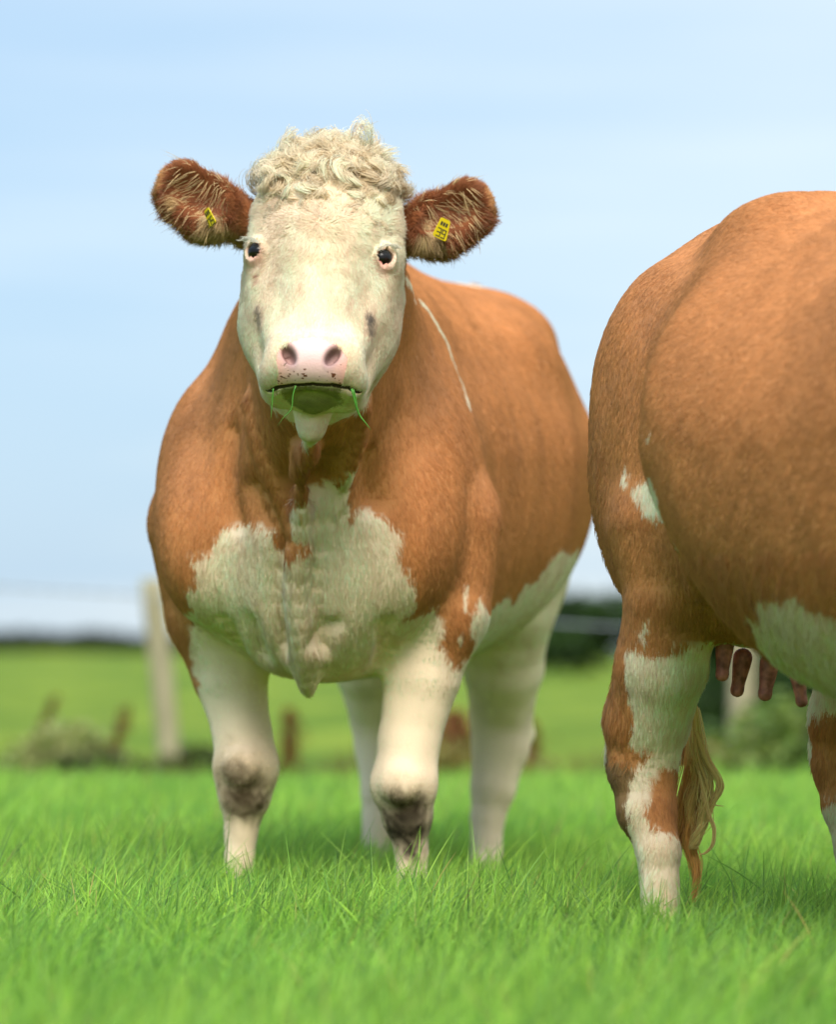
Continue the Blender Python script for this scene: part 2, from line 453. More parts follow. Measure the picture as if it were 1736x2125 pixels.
# ================================================================== the cow that faces us
FA = Frame(-.195, 7.9, 9.3)
A = Sdf()
def bendA(v): return np.interp(v, [-.4, 0, .3, .9, 1.3, 1.7], [.03, .018, .034, .032, .012, .0])
A.loft([(-.41, .06, 1.12, .88, 2), (-.36, .17, 1.24, .68, 2), (-.24, .25, 1.35, .585, 2.2), (-.08, .30, 1.41, .575, 2.3), (.12, .305, 1.455, .58, 2.4), (.35, .35, 1.48, .585, 2.4),
        (.65, .42, 1.485, .59, 2.3), (.95, .435, 1.485, .63, 2.2), (1.15, .405, 1.49, .71, 2.2), (1.32, .34, 1.50, .80, 2.2), (1.5, .29, 1.50, .80, 2.2), (1.62, .22, 1.46, .88, 2.2),
        (1.70, .13, 1.36, 1.0, 2), (1.73, .05, 1.25, 1.1, 2)], k=.06, bend=bendA, top=1.70)
A.ell((.19, 1.08, 1.37), (.14, .22, .09), k=.10); A.ell((.24, .75, 1.27), (.14, .3, .12), k=.10); A.ell((-.16, 1.08, 1.37), (.13, .20, .09), k=.10)      # hooks
A.ell((.21, 1.34, 1.0), (.13, .24, .36), k=.08)
for s_ in (-1, 1):
    A.ell((.215 * s_, -.06, .94), (.108, .20, .23), k=.10)              # shoulder
    A.ell((.19 * s_, -.22, .86), (.10, .12, .16), k=.07)               # point of shoulder
    A.ell((.20 * s_, 1.36, 1.02), (.13, .26, .32), k=.10)              # thigh
    A.ell((.20 * s_, 1.18, .86), (.08, .13, .16), k=.08)               # stifle
A.ell((0, .35, 1.43), (.10, .30, .06), k=.06)                          # withers
# forelegs
A.chain([(-.235, .03, .90, .135), (-.222, .05, .72, .112), (-.203, .05, .59, .076), (-.178, .04, .475, .060), (-.166, .03, .40, .066), (-.170, .03, .345, .055), (-.177, .035, .27, .035), (-.183, .035, .15, .033), (-.186, .01, .10, .046), (-.186, -.02, .06, .05)], k=.03)
A.chain([(.250, -.06, .90, .13), (.240, -.08, .72, .115), (.222, -.095, .59, .078), (.195, -.10, .46, .062), (.187, -.11, .375, .066), (.192, -.10, .31, .051), (.198, -.09, .24, .034), (.20, -.09, .15, .032), (.20, -.11, .10, .046), (.20, -.14, .06, .05)], k=.03)
for x_, y_, z_ in ((-.166, -.028, .40), (.187, -.168, .375)): A.ell((x_, y_, z_), (.034, .018, .036), k=.02); A.ell((x_ - .045, y_ + .05, z_ - .01), (.014, .02, .03), k=.02); A.ell((x_ + .045, y_ + .05, z_ - .01), (.014, .02, .03), k=.02)
# hind legs
A.chain([(-.17, 1.33, .90, .15), (-.165, 1.33, .74, .115), (-.148, 1.39, .60, .085), (-.14, 1.48, .48, .07), (-.138, 1.49, .40, .062), (-.137, 1.46, .30, .044), (-.137, 1.45, .15, .040), (-.137, 1.42, .10, .048), (-.137, 1.39, .06, .05)], k=.035)
A.cone((-.15, 1.55, .50), (-.14, 1.47, .62), .035, .03, k=.04)
A.chain([(.19, 1.27, .90, .14), (.195, 1.27, .73, .108), (.185, 1.33, .60, .096), (.168, 1.42, .49, .076), (.166, 1.43, .41, .070), (.150, 1.41, .31, .054), (.138, 1.40, .24, .040), (.136, 1.39, .15, .038), (.136, 1.36, .10, .048), (.136, 1.33, .06, .05)], k=.035)
A.cone((.205, 1.50, .44), (.18, 1.42, .56), .034, .03, k=.035)
# head frame: s across, l down the face, n out of the forehead
HP0 = FA.local(np.array([-.165, 7.25, 1.555]))
rr, th = math.radians(4.0), math.radians(30)
def rollY(v): return np.array([v[0] * math.cos(rr) + v[2] * math.sin(rr), v[1], -v[0] * math.sin(rr) + v[2] * math.cos(rr)])
HS, HL, HN = rollY((1, 0, 0)), rollY((0, -math.sin(th), -math.cos(th))), rollY((0, -math.cos(th), math.sin(th)))
HR = np.stack([HS @ FA.R, HL @ FA.R, HN @ FA.R], 1)                    # columns: head axes in the cow's space
def H(s, l, n): return HP0 + HR @ np.array([s, l, n])
def toH(P): return (P - HP0) @ HR
def hell(c, r, k=.03, op='+'): A.ell(H(*c), r, k, HR, op)
def hcone(a, b, ra, rb, k=.03, op='+'): A.cone(H(*a), H(*b), ra, rb, k, op)
# neck
nb = H(0, .10, -.26)
A.cone((0, .16, 1.22), nb, .215, .155, k=.10)
A.cone((0, .12, 1.06), H(0, .26, -.27), .20, .115, k=.09)
A.cone((0, -.10, .92), H(0, .34, -.24), .16, .075, k=.08)
hell((0, .085, -.13), (.140, .15, .14), .04)
hell((0, .11, -.06), (.122, .16, .070), .04)
for s_ in (-1, 1):
    hell((.106 * s_, .172, -.065), (.038, .048, .038), .03)             # brow
    hell((.100 * s_, .228, -.165), (.052, .118, .095), .045)            # cheek
    hcone((.076 * s_, .24, -.095), (.054 * s_, .385, -.08), .054, .036, .03)
    hcone((.086 * s_, .27, -.155), (.060 * s_, .415, -.140), .054, .040, .03)
    hell((.060 * s_, .432, -.082), (.042, .033, .046), .025)             # upper lip pads
    hell((.054 * s_, .405, -.045), (.033, .040, .032), .03)            # nostril wings
hcone((0, .16, -.06), (0, .39, -.055), .088, .060, .04)
hell((0, .425, -.042), (.062, .040, .045), .03)
hcone((0, .27, -.22), (0, .41, -.150), .070, .045, .035)
hell((0, .432, -.128), (.052, .030, .046), .010)                       # chin
hcone((0, .37, -.20), (0, .465, -.213), .034, .012, .025)               # loose skin under the chin
hcone((.04, .36, -.19), (.010, .46, -.208), .022, .009, .015); hcone((-.04, .36, -.19), (-.010, .46, -.208), .022, .009, .015)
# dewlap and neck folds, laid on the chest
def onA(pts): return on_surface(A, FA, pts)[0]
dw = onA([(640, 925), (628, 1010), (626, 1110), (612, 1200), (612, 1265), (638, 1330), (634, 1385)])
dw = np.vstack([dw, dw[-1] + [0, .028, -.036]])
tt_ = np.linspace(0, 1, 16); dw = np.stack([np.interp(tt_, np.linspace(0, 1, len(dw)), dw[:, i]) for i in range(3)], 1)
for _ in range(5): dw[1:-1] = (dw[:-2] + 2 * dw[1:-1] + dw[2:]) / 4
def even(pl, n=9):
    t_ = np.linspace(0, 1, n); q = np.stack([np.interp(t_, np.linspace(0, 1, len(pl)), pl[:, i]) for i in range(3)], 1)
    for _ in range(6): q[1:-1] = (q[:-2] + 2 * q[1:-1] + q[2:]) / 4
    return q
fo1 = onA([(520, 830), (545, 930), (575, 1010), (600, 1080)]); fo2 = onA([(755, 850), (735, 930), (712, 990)])
gd = A.grad(dw); dwn = norm(gd)
for s_ in (-1, 1): A.chain([(*(p + np.array([.032 * s_, .004, 0])), .012) for p in dw[1:12]], k=.035, op='-')
dw = dw + dwn * .008
FOLD = [H(0, .45, -.215), .5 * H(0, .485, -.225) + .5 * dw[0] + np.array([0, .008, 0]), dw[1]]
A.chain([(*q, r_) for q, r_ in zip(FOLD, (.015, .013, .014))], k=.04)
A.chain([(*p, r) for p, r in zip(dw, np.interp(tt_, [0, .2, .6, .85, 1], [.016, .013, .015, .017, .015]))], k=.038)
A.chain([(*p, .010) for p in even(fo1)], k=.035); A.chain([(*p, .010) for p in even(fo2)], k=.035)
for pl in ([(480, 900), (470, 1000), (490, 1080)], [(665, 960), (660, 1010)], [(760, 950), (775, 1040)], [(520, 1010), (545, 1075)]):
    q = even(onA(pl)); A.chain([(*p, .012) for p in q], k=.05, op='-')
for pl in ([(470, 1290), (520, 1370), (548, 1400)], [(520, 1280), (545, 1360)], [(800, 1290), (790, 1380)], [(690, 1290), (650, 1330)]):
    q = even(onA(pl)); A.chain([(*p, .008) for p in q], k=.03, op='-')
# eyes
EYE = onA([(527, 519), (799, 533)])
EYES = []
for E_, s_ in zip(EYE, (-1, 1)):
    g = A.grad(E_[None])[0]; g /= np.linalg.norm(g); E_ = E_ - g * .0035
    e1 = norm(HR[:, 0] - (HR[:, 0] @ g) * g); e2 = np.cross(g, e1); e2 *= np.sign(e2 @ HR[:, 1]) or 1; f_ = -s_ * .38; e1, e2 = e1 * math.cos(f_) + e2 * math.sin(f_), e2 * math.cos(f_) - e1 * math.sin(f_)
    EYES.append((E_, g, e1, e2, s_))
for E_, g, e1, e2, s_ in EYES:
    A.ell(E_ - g * .006, (.023, .023, .023), .014)                       # slight bulge of the lids
    A.ell(E_ + g * .010, (.0190, .0140, .024), .003, np.stack([e1, e2, g], 1), op='-')
    arc = [E_ + g * (.0115 - .004 * abs(a)) + e1 * .0215 * a - e2 * (.0138 * math.sqrt(max(0, 1 - a * a * .8))) for a in np.linspace(-1, 1, 6)]
    A.chain([(*p, .0040) for p in arc], k=.006)
    arc = [E_ + g * (.0085 - .004 * abs(a)) + e1 * .0205 * a * 1.0 + e2 * .0142 * math.sqrt(max(0, 1 - a * a * .8)) for a in np.linspace(-1, 1, 6)]
    A.chain([(*p, .0024) for p in arc], k=.004)
# nostrils and mouth
NOS = onA([(600, 733), (691, 736)]); NOSC = onA([(648, 738)])[0]
for p, s_ in zip(NOS, (-1, 1)):
    A.ell(p - HR[:, 2] * .002, (.0095, .0195, .027), .010, HR @ np.array([[math.cos(.62), -s_ * math.sin(.62), 0], [s_ * math.sin(.62), math.cos(.62), 0], [0, 0, 1]]), op='-')
mo = onA([(552, 812), (575, 806), (610, 801), (650, 799), (690, 801), (725, 806), (750, 814)])
A.chain([(*p, .0045) for p in mo], k=.006, op='-')

print('front cow sdf', round(time.time() - T0, 1))
bodyA_me = build_body('cow', A, .014, [((*H(0, .24, -.05),), .36), ((*H(0, .30, -.03),), .27), ((*H(0, .47, -.06),), .11)],
    relief=lambda P: hide_folds(P) * np.clip(np.linalg.norm(P - H(0, .22, -.10), axis=1) / .08 - 3.4, 0, 1))
print('front cow mesh', len(bodyA_me.vertices), round(time.time() - T0, 1))

coatA = Coat()
def seedA(c, pts, r=0.0):
    P, ok = on_surface(A, FA, pts); coatA.seeds(P[ok], c, r)
seedA('B', [(430, 700), (450, 780), (380, 850), (360, 1000), (353, 1120), (366, 1200), (372, 1250), (380, 1305), (392, 1360), (408, 1410), (430, 900), (440, 950), (430, 1040), (425, 1110), (500, 900), (500, 1000), (500, 1050), (455, 1060),
            (555, 960), (560, 1060), (590, 1040), (605, 1000), (640, 985), (590, 1085), (600, 1120), (600, 1150), (690, 930), (685, 968), (730, 1010), (740, 1040), (790, 1040), (820, 1080), (845, 1140), (880, 1190), (900, 1230),
            (720, 900), (560, 880), (800, 800), (850, 900), (850, 1000), (900, 1100), (950, 1000), (900, 700), (950, 900), (480, 650), (860, 600), (850, 750)])
seedA('B', [(1000, 700), (1000, 850), (1100, 900), (1100, 750), (1150, 800), (1180, 950), (1190, 900), (1050, 1050), (1010, 1130), (1000, 1210), (1060, 1195), (1120, 1160), (1160, 1120), (1180, 1060), (1195, 1000), (1100, 1050), (1170, 1000), (1080, 1190), (1060, 640), (980, 600), (1120, 700), (1180, 800)])
seedA('B', [(925, 1260), (938, 1300), (940, 1325), (950, 1200), (955, 1270), (895, 1240)], .016)
seedA('B', [(520, 860), (540, 900), (740, 860), (470, 980), (520, 980)])
seedA('T', [(1048, 1335), (1010, 1368)], .004)
seedA('W', [(705, 1005), (685, 1040), (660, 1070), (750, 1085), (700, 1150), (500, 1130), (465, 1130), (460, 1160), (540, 1125), (570, 1150), (630, 1180), (780, 1105), (812, 1170), (800, 1120), (850, 1235), (880, 1280), (905, 1310), (920, 1350), (640, 1070), (645, 1030),
            (440, 1190), (420, 1230), (405, 1280), (410, 1330), (422, 1380), (440, 1440), (500, 1300), (600, 1300), (700, 1300), (800, 1300), (600, 1220), (740, 1220)])
seedA('W', [(480, 1500), (450, 1550), (550, 1560), (500, 1590), (500, 1730), (540, 1680), (850, 1420), (900, 1450), (850, 1550), (800, 1600), (890, 1600), (845, 1640), (800, 1660), (870, 1760), (940, 1390)])
seedA('W', [(1090, 1320), (1050, 1420), (1000, 1480), (1060, 1500), (1010, 1600), (1000, 1700), (720, 1450), (735, 1550), (760, 1640), (780, 1720), (1130, 1290), (985, 1420)])
seedA('W', [(990, 1290), (1040, 1275), (1095, 1245), (1150, 1210), (1185, 1165), (1000, 1330)])
DIRTS = [(onA([q])[0], r_, a) for q, r_, a in (((500, 1640), .072, .39), ((842, 1700), .072, .39), ((470, 1600), .05, .3))] + [(onA([q])[0], r_, a) for q, r_, a in (((500, 1645), .050, .8), ((492, 1620), .035, .5), ((515, 1670), .035, .7), ((845, 1700), .050, 1.0), ((835, 1675), .04, .7), ((850, 1730), .045, 1.0), ((770, 1480), .06, .35), ((1030, 1460), .05, .25), ((740, 1540), .05, .3), ((1025, 1620), .04, .25))]
for v in (.2, .5, .8, 1.1, 1.4):
    for s_ in (-1, 1):
        coatA.seeds([(.44 * s_, v, z) for z in (.95, 1.2)], 'B'); coatA.seeds([(.2 * s_, v, .58), (0, v, .5)], 'W'); coatA.seeds([(.38 * s_, v, .72 + .1 * v)], 'W' if s_ > 0 else 'B')
    coatA.seeds([(0, v, 1.48), (.2, v, 1.42), (-.2, v, 1.42)], 'B')
coatA.seeds([(0, 1.72, z) for z in (.9, 1.1, 1.3)], 'B'); coatA.seeds([(.2, 1.66, .9), (-.2, 1.66, .9)], 'W')
coatA.seeds([(u_, v_, z) for u_ in (-.16, .16) for v_ in (1.42,) for z in (.1, .25, .4)], 'W')
coatA.seeds([(u_, .0, z) for u_ in (-.19, .19) for z in (.05, .15)], 'W')
coatA.seeds([(.12, 1.1, 1.47), (.18, 1.2, 1.44), (.10, 1.2, 1.47)], 'W'); coatA.seeds([(.34, 1.50, .95), (.32, 1.55, 1.0)], 'W')
coatA.line(dw[3:9], 'C', .009); coatA.line(FOLD + list(dw[1:4]), 'W', .046)
coatA.line(onA([(838, 560), (880, 625), (925, 700), (955, 780), (968, 830)]), 'W', .0105)
coatA.line(onA([(970, 1205), (968, 1260), (955, 1330)]), 'W', .006)

def headmask(P):
    h = toH(P)
    s, l, n = h[:, 0], h[:, 1], h[:, 2]
    back = np.interp(l, [-.1, 0, .1, .2, .3, .42, .56], [-.12, -.16, -.20, -.235, -.255, -.26, -.26])
    return (n > back) & (l < .60)
def nosemask(P):
    h = toH(P) - toH(NOSC[None])
    s, l, n = h[:, 0], h[:, 1], h[:, 2]
    wd = np.interp(l, [-.05, -.02, .02, .055], [.058, .066, .062, .050])
    return (np.abs(s) < wd) & (l > -.042 + 6 * s * s) & (l < .047) & (toH(P)[:, 2] > np.interp(toH(P)[:, 0], MO[:, 0], MO[:, 2]) - .001)
MO = toH(mo)
def moutd(P):
    best = np.full(len(P), 9.0)
    for a, b in zip(mo[:-1], mo[1:]):
        ba = b - a; t = np.clip(((P - a) @ ba) / (ba @ ba), 0, 1); best = np.minimum(best, np.linalg.norm(P - a - t[:, None] * ba, axis=1))
    return best
def lipmask(P):
    """the chewed-grass green lower lip"""
    h = toH(P); return (h[:, 1] > .37) & (h[:, 1] < .47) & (np.abs(h[:, 0]) < .054) & (h[:, 2] < np.interp(h[:, 0], MO[:, 0], MO[:, 2]) - .001) & (h[:, 2] > -.172 + 1.0 * np.abs(h[:, 0]))
def colA(P, skin=False):
    c, key = coatA.color(P)
    br = 1 + .05 * fbm(P * np.array([1, 1, .2]), 14, 21) + .06 * noise(P * np.array([1, 1, .3]), 5, 22)
    wp = P + vnoise(P, 4, 301) * .04; br = br + .13 * noise(wp * np.array([17, 15, 2.2]), 1, 303) + .09 * noise(wp * np.array([46, 40, 6]), 1, 305)
    for q, r_, a in DIRTS:
        d = np.linalg.norm((P - q) * np.array([1.05, .7, .9]), axis=1) + .016 * noise(P * np.array([1, 1, .4]), 90, 31) + .012 * noise(P, 30, 33)
        m = np.clip(1.5 - d / r_, 0, 1) * a; m = (m * (.65 + .5 * hash3(*(np.floor(P.T * 900).astype(np.int64)), 5)) * np.clip(1 + .3 * noise(P * np.array([1, 1, .35]), 170, 39), 0, 2)).clip(0, 1)[:, None]; dc = (lin(40, 29, 18) if a > .9 else lin(72, 54, 34)) if a > .4 else lin(150, 118, 62)
        c = c * (1 - m) + dc * m
    hm = headmask(P + vnoise(P, 40, 77) * .008)
    h = toH(P)
    if hm.any():
        w = WHITE * (1 + .05 * noise(P, 25, 5))[:, None]
        dirt = np.clip(fbm(P, 30, 61) * 1.2 - .25, 0, 1) * np.interp(h[:, 1], [-.1, .05, .2, .45], [.6, .22, .08, .12])
        w = w * (1 - dirt[:, None] * .35) + lin(170, 150, 110) * dirt[:, None] * .35
        # dark scurf spots on the cheeks, tear stain under the eye
        for px, r_, a in (((538, 655), .022, .7), ((770, 672), .024, .8), ((536, 575), .010, .9), ((768, 655), .014, .7), ((534, 640), .014, .6)):
            q = SPOT[px]; d = np.linalg.norm((P - q) * np.array([1.6, 1, .8]), axis=1) + .010 * np.abs(noise(P, 90, 44)) + .006 * noise(P, 220, 8)
            m = np.clip(1.3 - d / r_, 0, 1) * a
            w = w * (1 - m[:, None]) + (lin(96, 88, 80) if px != (536, 575) else lin(140, 60, 45)) * m[:, None]
        for E_, g, e1, e2, s_ in EYES:
            q = P - E_; a, b = q @ e1, q @ e2
            d = np.sqrt((a + s_ * .010) ** 2 + (b - .010) ** 2 * .6)
            m = np.clip(1.5 - d / .017, 0, 1)[:, None] * .8
            w = w * (1 - m) + lin(236, 178, 158) * m
        # brown behind the horn base at the ears
        m = (h[:, 2] < -.13) & (h[:, 1] < .12) & (np.abs(h[:, 0]) > .11)
        w[m] = BROWN * .9
        lm = lipmask(P)
        gcol = lin(146, 142, 78) * (1 + .3 * fbm(P, 80, 4))[:, None]
        w[lm] = gcol[lm] * .8 + w[lm] * .2
        c[hm] = w[hm]
    c = c * br[:, None]
    if skin:
        nm = nosemask(P + vnoise(P, 70, 2) * .003)
        h0 = toH(NOSC[None])[0]
        pink = lin(232, 190, 184) * (1 + .04 * noise(P, 60, 3))[:, None]
        edge = np.clip(np.abs(h[:, 0] - h0[0]) / .06 - .45, 0, 1)[:, None]
        pink = pink * (1 - edge) + lin(232, 160, 134) * edge
        sp = (noise(P, 260, 17) + noise(P, 110, 18) * .7 > .62) & (h[:, 1] - h0[1] > .018)
        pink[sp] = lin(120, 70, 50)
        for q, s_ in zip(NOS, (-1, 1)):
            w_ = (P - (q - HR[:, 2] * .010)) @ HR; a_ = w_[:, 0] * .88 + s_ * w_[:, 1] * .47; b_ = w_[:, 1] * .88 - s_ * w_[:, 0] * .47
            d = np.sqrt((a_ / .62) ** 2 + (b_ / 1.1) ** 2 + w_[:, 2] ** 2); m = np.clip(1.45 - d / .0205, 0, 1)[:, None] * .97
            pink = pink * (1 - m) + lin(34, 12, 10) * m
        c[nm] = pink[nm]
        c[moutd(P) < .0055] = lin(60, 45, 30)
        for E_, g, e1, e2, s_ in EYES:
            q = P - E_; d = np.sqrt((q @ e1) ** 2 + (q @ e2 * 1.15) ** 2); m = d < .021
            k_ = np.clip(.5 - s_ * (q @ e1) / .03, .25, 1)[m][:, None]; c[m] = lin(214, 124, 110) * k_ + lin(214, 190, 160) * (1 - k_)
    return c
SPOT = {}
for px in ((538, 655), (770, 672), (536, 575), (768, 655), (534, 640)): SPOT[px] = onA([px])[0]

def vcolor(me, f):
    co = np.empty(len(me.vertices) * 3); me.vertices.foreach_get('co', co)
    a = me.color_attributes.new('Col', 'FLOAT_COLOR', 'POINT'); c = np.ones((len(me.vertices), 4), np.float32)
    c[:, :3] = f(co.reshape(-1, 3)); a.data.foreach_set('color', c.ravel())
vcolor(bodyA_me, lambda P: colA(P, True) * np.where(nosemask(P) | (moutd(P) < .02), 1, .8)[:, None])  # hide under the fur is darkened, painting in the hair's own shadow
cowA = link('cow', bodyA_me, M_skin)
tag(cowA, 'tan and white cow facing forward with curly pale poll and yellow ear tags', 'cow')
FA.apply(cowA)

WH = onA([(672, 462)])[0]; WHh = toH(WH[None])[0]
def flowA(P, Nn):
    d = np.zeros_like(P); d[:, 1] = .30; d[:, 2] = -.95
    up = np.clip((P[:, 2] - 1.2) / .25, 0, 1); d[:, 1] += up * .7
    d[:, 1] += np.clip(P[:, 1], 0, .6) * .5
    return d
def flowHead(P, Nn):
    h = toH(P); a = np.zeros_like(h)
    ds, dl = h[:, 0] - WHh[0], h[:, 1] - WHh[1]
    r = np.sqrt(ds ** 2 + dl ** 2) + 1e-4
    a[:, 0] = ds / r * .8 + noise(P, 30, 5) * .2; a[:, 1] = dl / r + .12; a[:, 2] = -.4 * np.clip(np.abs(h[:, 0]) * 6, 0, 1)
    # a little swirl at the whorl
    sw = np.exp(-r / .05); a[:, 0] += -dl / r * sw * .6; a[:, 1] += ds / r * sw * .6
    a += rng.normal(0, 1, a.shape) * (np.exp(-r / .03) * .9)[:, None]
    return a @ HR.T
def visA(c, n):
    """fewer strands on the sides nobody near the photographer can see"""
    w = FA.world(c); v = norm(np.array([0, 0, .9]) - w); nw = n @ FA.R.T
    f = (nw * v).sum(1)
    return np.clip(.18 + (f + .35) * 1.6, .12, 1.0) * np.where(c[:, 2] < .12, .1, 1)
def dens_bodyA(c, n): return visA(c, n) * np.where(headmask(c), 0, 1) 
def dens_headA(c, n):
    m = headmask(c) & ~nosemask(c)
    for E_, g, e1, e2, s_ in EYES: m &= np.linalg.norm((c - E_), axis=1) > .0245
    lp = moutd(c) < .006
    return visA(c, n) * np.where(m & ~lp, 1.0, 0)
def lenA(P, Nn):
    l = np.full(len(P), .017)
    key = np.clip((.66 - P[:, 2]) / .12, 0, 1); l = l * (1 - .48 * key)
    chest = np.exp(-((P[:, 0]) / .12) ** 2) * (P[:, 1] < .0) * (P[:, 2] > .55); return l * (1 + .5 * chest)
def lenHead(P, Nn):
    h = toH(P); l = np.interp(h[:, 1], [-.05, .06, .13, .19, .25, .42, .5], [.040, .036, .026, .016, .0115, .0075, .007])
    for E_, g, e1, e2, s_ in EYES: l = l * np.clip(np.linalg.norm(P - E_, axis=1) / .055, .28, 1)
    return l
fur('coat', bodyA_me, 420000, cowA, colA, flowA, lenA, dens_bodyA, rad=.00082, lift=.19)
def colHead(P):
    return colA(P)
fur('face_hair', bodyA_me, 150000, cowA, colHead, flowHead, lenHead, dens_headA, grain=tuple(HR[:, 1]), rad=.00050, lift=.32, clump=.40, k=9, seedn=5, var=.15,
    wave=lambda P: (np.interp(toH(P)[:, 1], [-.05, .08, .16, .24, .32], [.0048, .0042, .0026, .0010, .0003]), np.interp(toH(P)[:, 1], [0, .2], [1.0, .8])))
print('front coat', round(time.time() - T0, 1))

# curly poll: locks of hair wound into rings
def curls(name, roots, normals, parent, per, ln0, R00, spread, col, rad=.0006, k=20, dirf=None, turns=(0.9, 1.9), jit=.4, fade=lambda p: 1.0):
    allp, allc, alln = [], [], []
    t = np.linspace(0, 1, k)[None]
    for p, n in zip(roots, normals):
        f = fade(p); ln = ln0 * f * rng.choice([1, 1, 1, 1.25]); R0 = R00 * (.4 + .6 * f)
        d = norm(dirf(p, n) + rng.normal(0, .28, 3))
        e1 = norm(np.cross(d, rng.normal(0, .5, 3) + n * 1.2)); e2 = np.cross(d, e1); m = per
        Lk = (ln * (1 + rng.normal(0, .22)) * (1 + rng.normal(0, .10, m)))[:, None]; R = (R0 * rng.uniform(.55, 1.35) * (1 + rng.normal(0, .16, m)))[:, None]
        w = rng.uniform(*turns) * 2 * math.pi * rng.choice([-1, 1]) * (1 + rng.normal(0, .07, m))[:, None]; ph = rng.uniform(0, 6.28) + rng.normal(0, jit * .5, m)[:, None]
        RR = R * np.interp(t, [0, .3, 1], [.25, 1, .6]); dd = norm(d + rng.normal(0, .10, (m, 3)))
        off = rng.normal(0, 1, (m, 3)) * spread; off -= (off @ n)[:, None] * n * .8
        q = p + off[:, None] * np.interp(t, [0, .5, 1], [1, .6, .5])[..., None] + dd[:, None] * (Lk * (t ** .85) * (1 - .35 * t))[..., None] \
            + (RR * np.cos(ph + w * t) - RR[:, :1] * np.cos(ph))[..., None] * (d * .55 + e2 * .75) + (RR * np.sin(ph + w * t) - RR[:, :1] * np.sin(ph))[..., None] * e1
        allp.append(q); b = rng.uniform(.86, 1.08) * (1 + rng.normal(0, .10, m)); allc.append(col(p)[None] * b[:, None])
        alln.append(norm(off / spread * .35 + n * .7 + rng.normal(0, .2, (m, 3)) + norm(q[:, k // 2] - p) * .5))
    P = np.concatenate(allp)
    rd = rad * np.interp(t, [0, .7, 1], [1, .85, .2]) * np.ones((len(P), 1))
    return curves_obj(name, P, rd, np.clip(np.concatenate(allc), 0, .9), np.concatenate(alln), M_coat, parent)
def polldens(c, n):
    h = toH(c); return np.where(headmask(c) & (h[:, 1] + h[:, 0] ** 2 * 2.5 < .105) & (np.abs(h[:, 0]) < .108) & (h[:, 2] > -.24), np.interp(h[:, 1], [.015, .06, .105], [1, .45, .10]), 0)
rp, rn = tri_samples(bodyA_me, 620, polldens)
def pollcol(p):
    k = min(max(rng.normal(.14, .22), 0), 1)
    return lin(252, 230, 196) * (1 - k) + lin(190, 160, 108) * k
curls('forelock', rp, rn, cowA, 42, .054, .0155, .0068, pollcol, rad=.00050, jit=.65, fade=lambda p: float(np.interp(toH(p[None])[0, 1] + .03 * noise(p[None], 20, 3)[0], [0, .03, .06, .10], [1, .85, .5, .3])), dirf=lambda p, n: n * .9 + HR @ np.array([toH(p[None])[0, 0] * 3, -.20, .30]), turns=(.5, 1.2))
def browdens(c, n):
    h = toH(c); return np.where(headmask(c) & (h[:, 1] > .03) & (h[:, 1] < .15) & (np.abs(h[:, 0]) < .115) & (h[:, 2] > -.10), 1.0, 0)
rp, rn = tri_samples(bodyA_me, 330, browdens)
curls('brow_hair', rp, rn, cowA, 30, .026, .0065, .0052, pollcol, rad=.00042, k=14, dirf=lambda p, n: norm(flowHead(p[None], n[None])[0]) + n * .25, turns=(.3, .7), fade=lambda p: float(np.interp(toH(p[None])[0, 1], [.03, .09, .15], [1, .75, .4])))

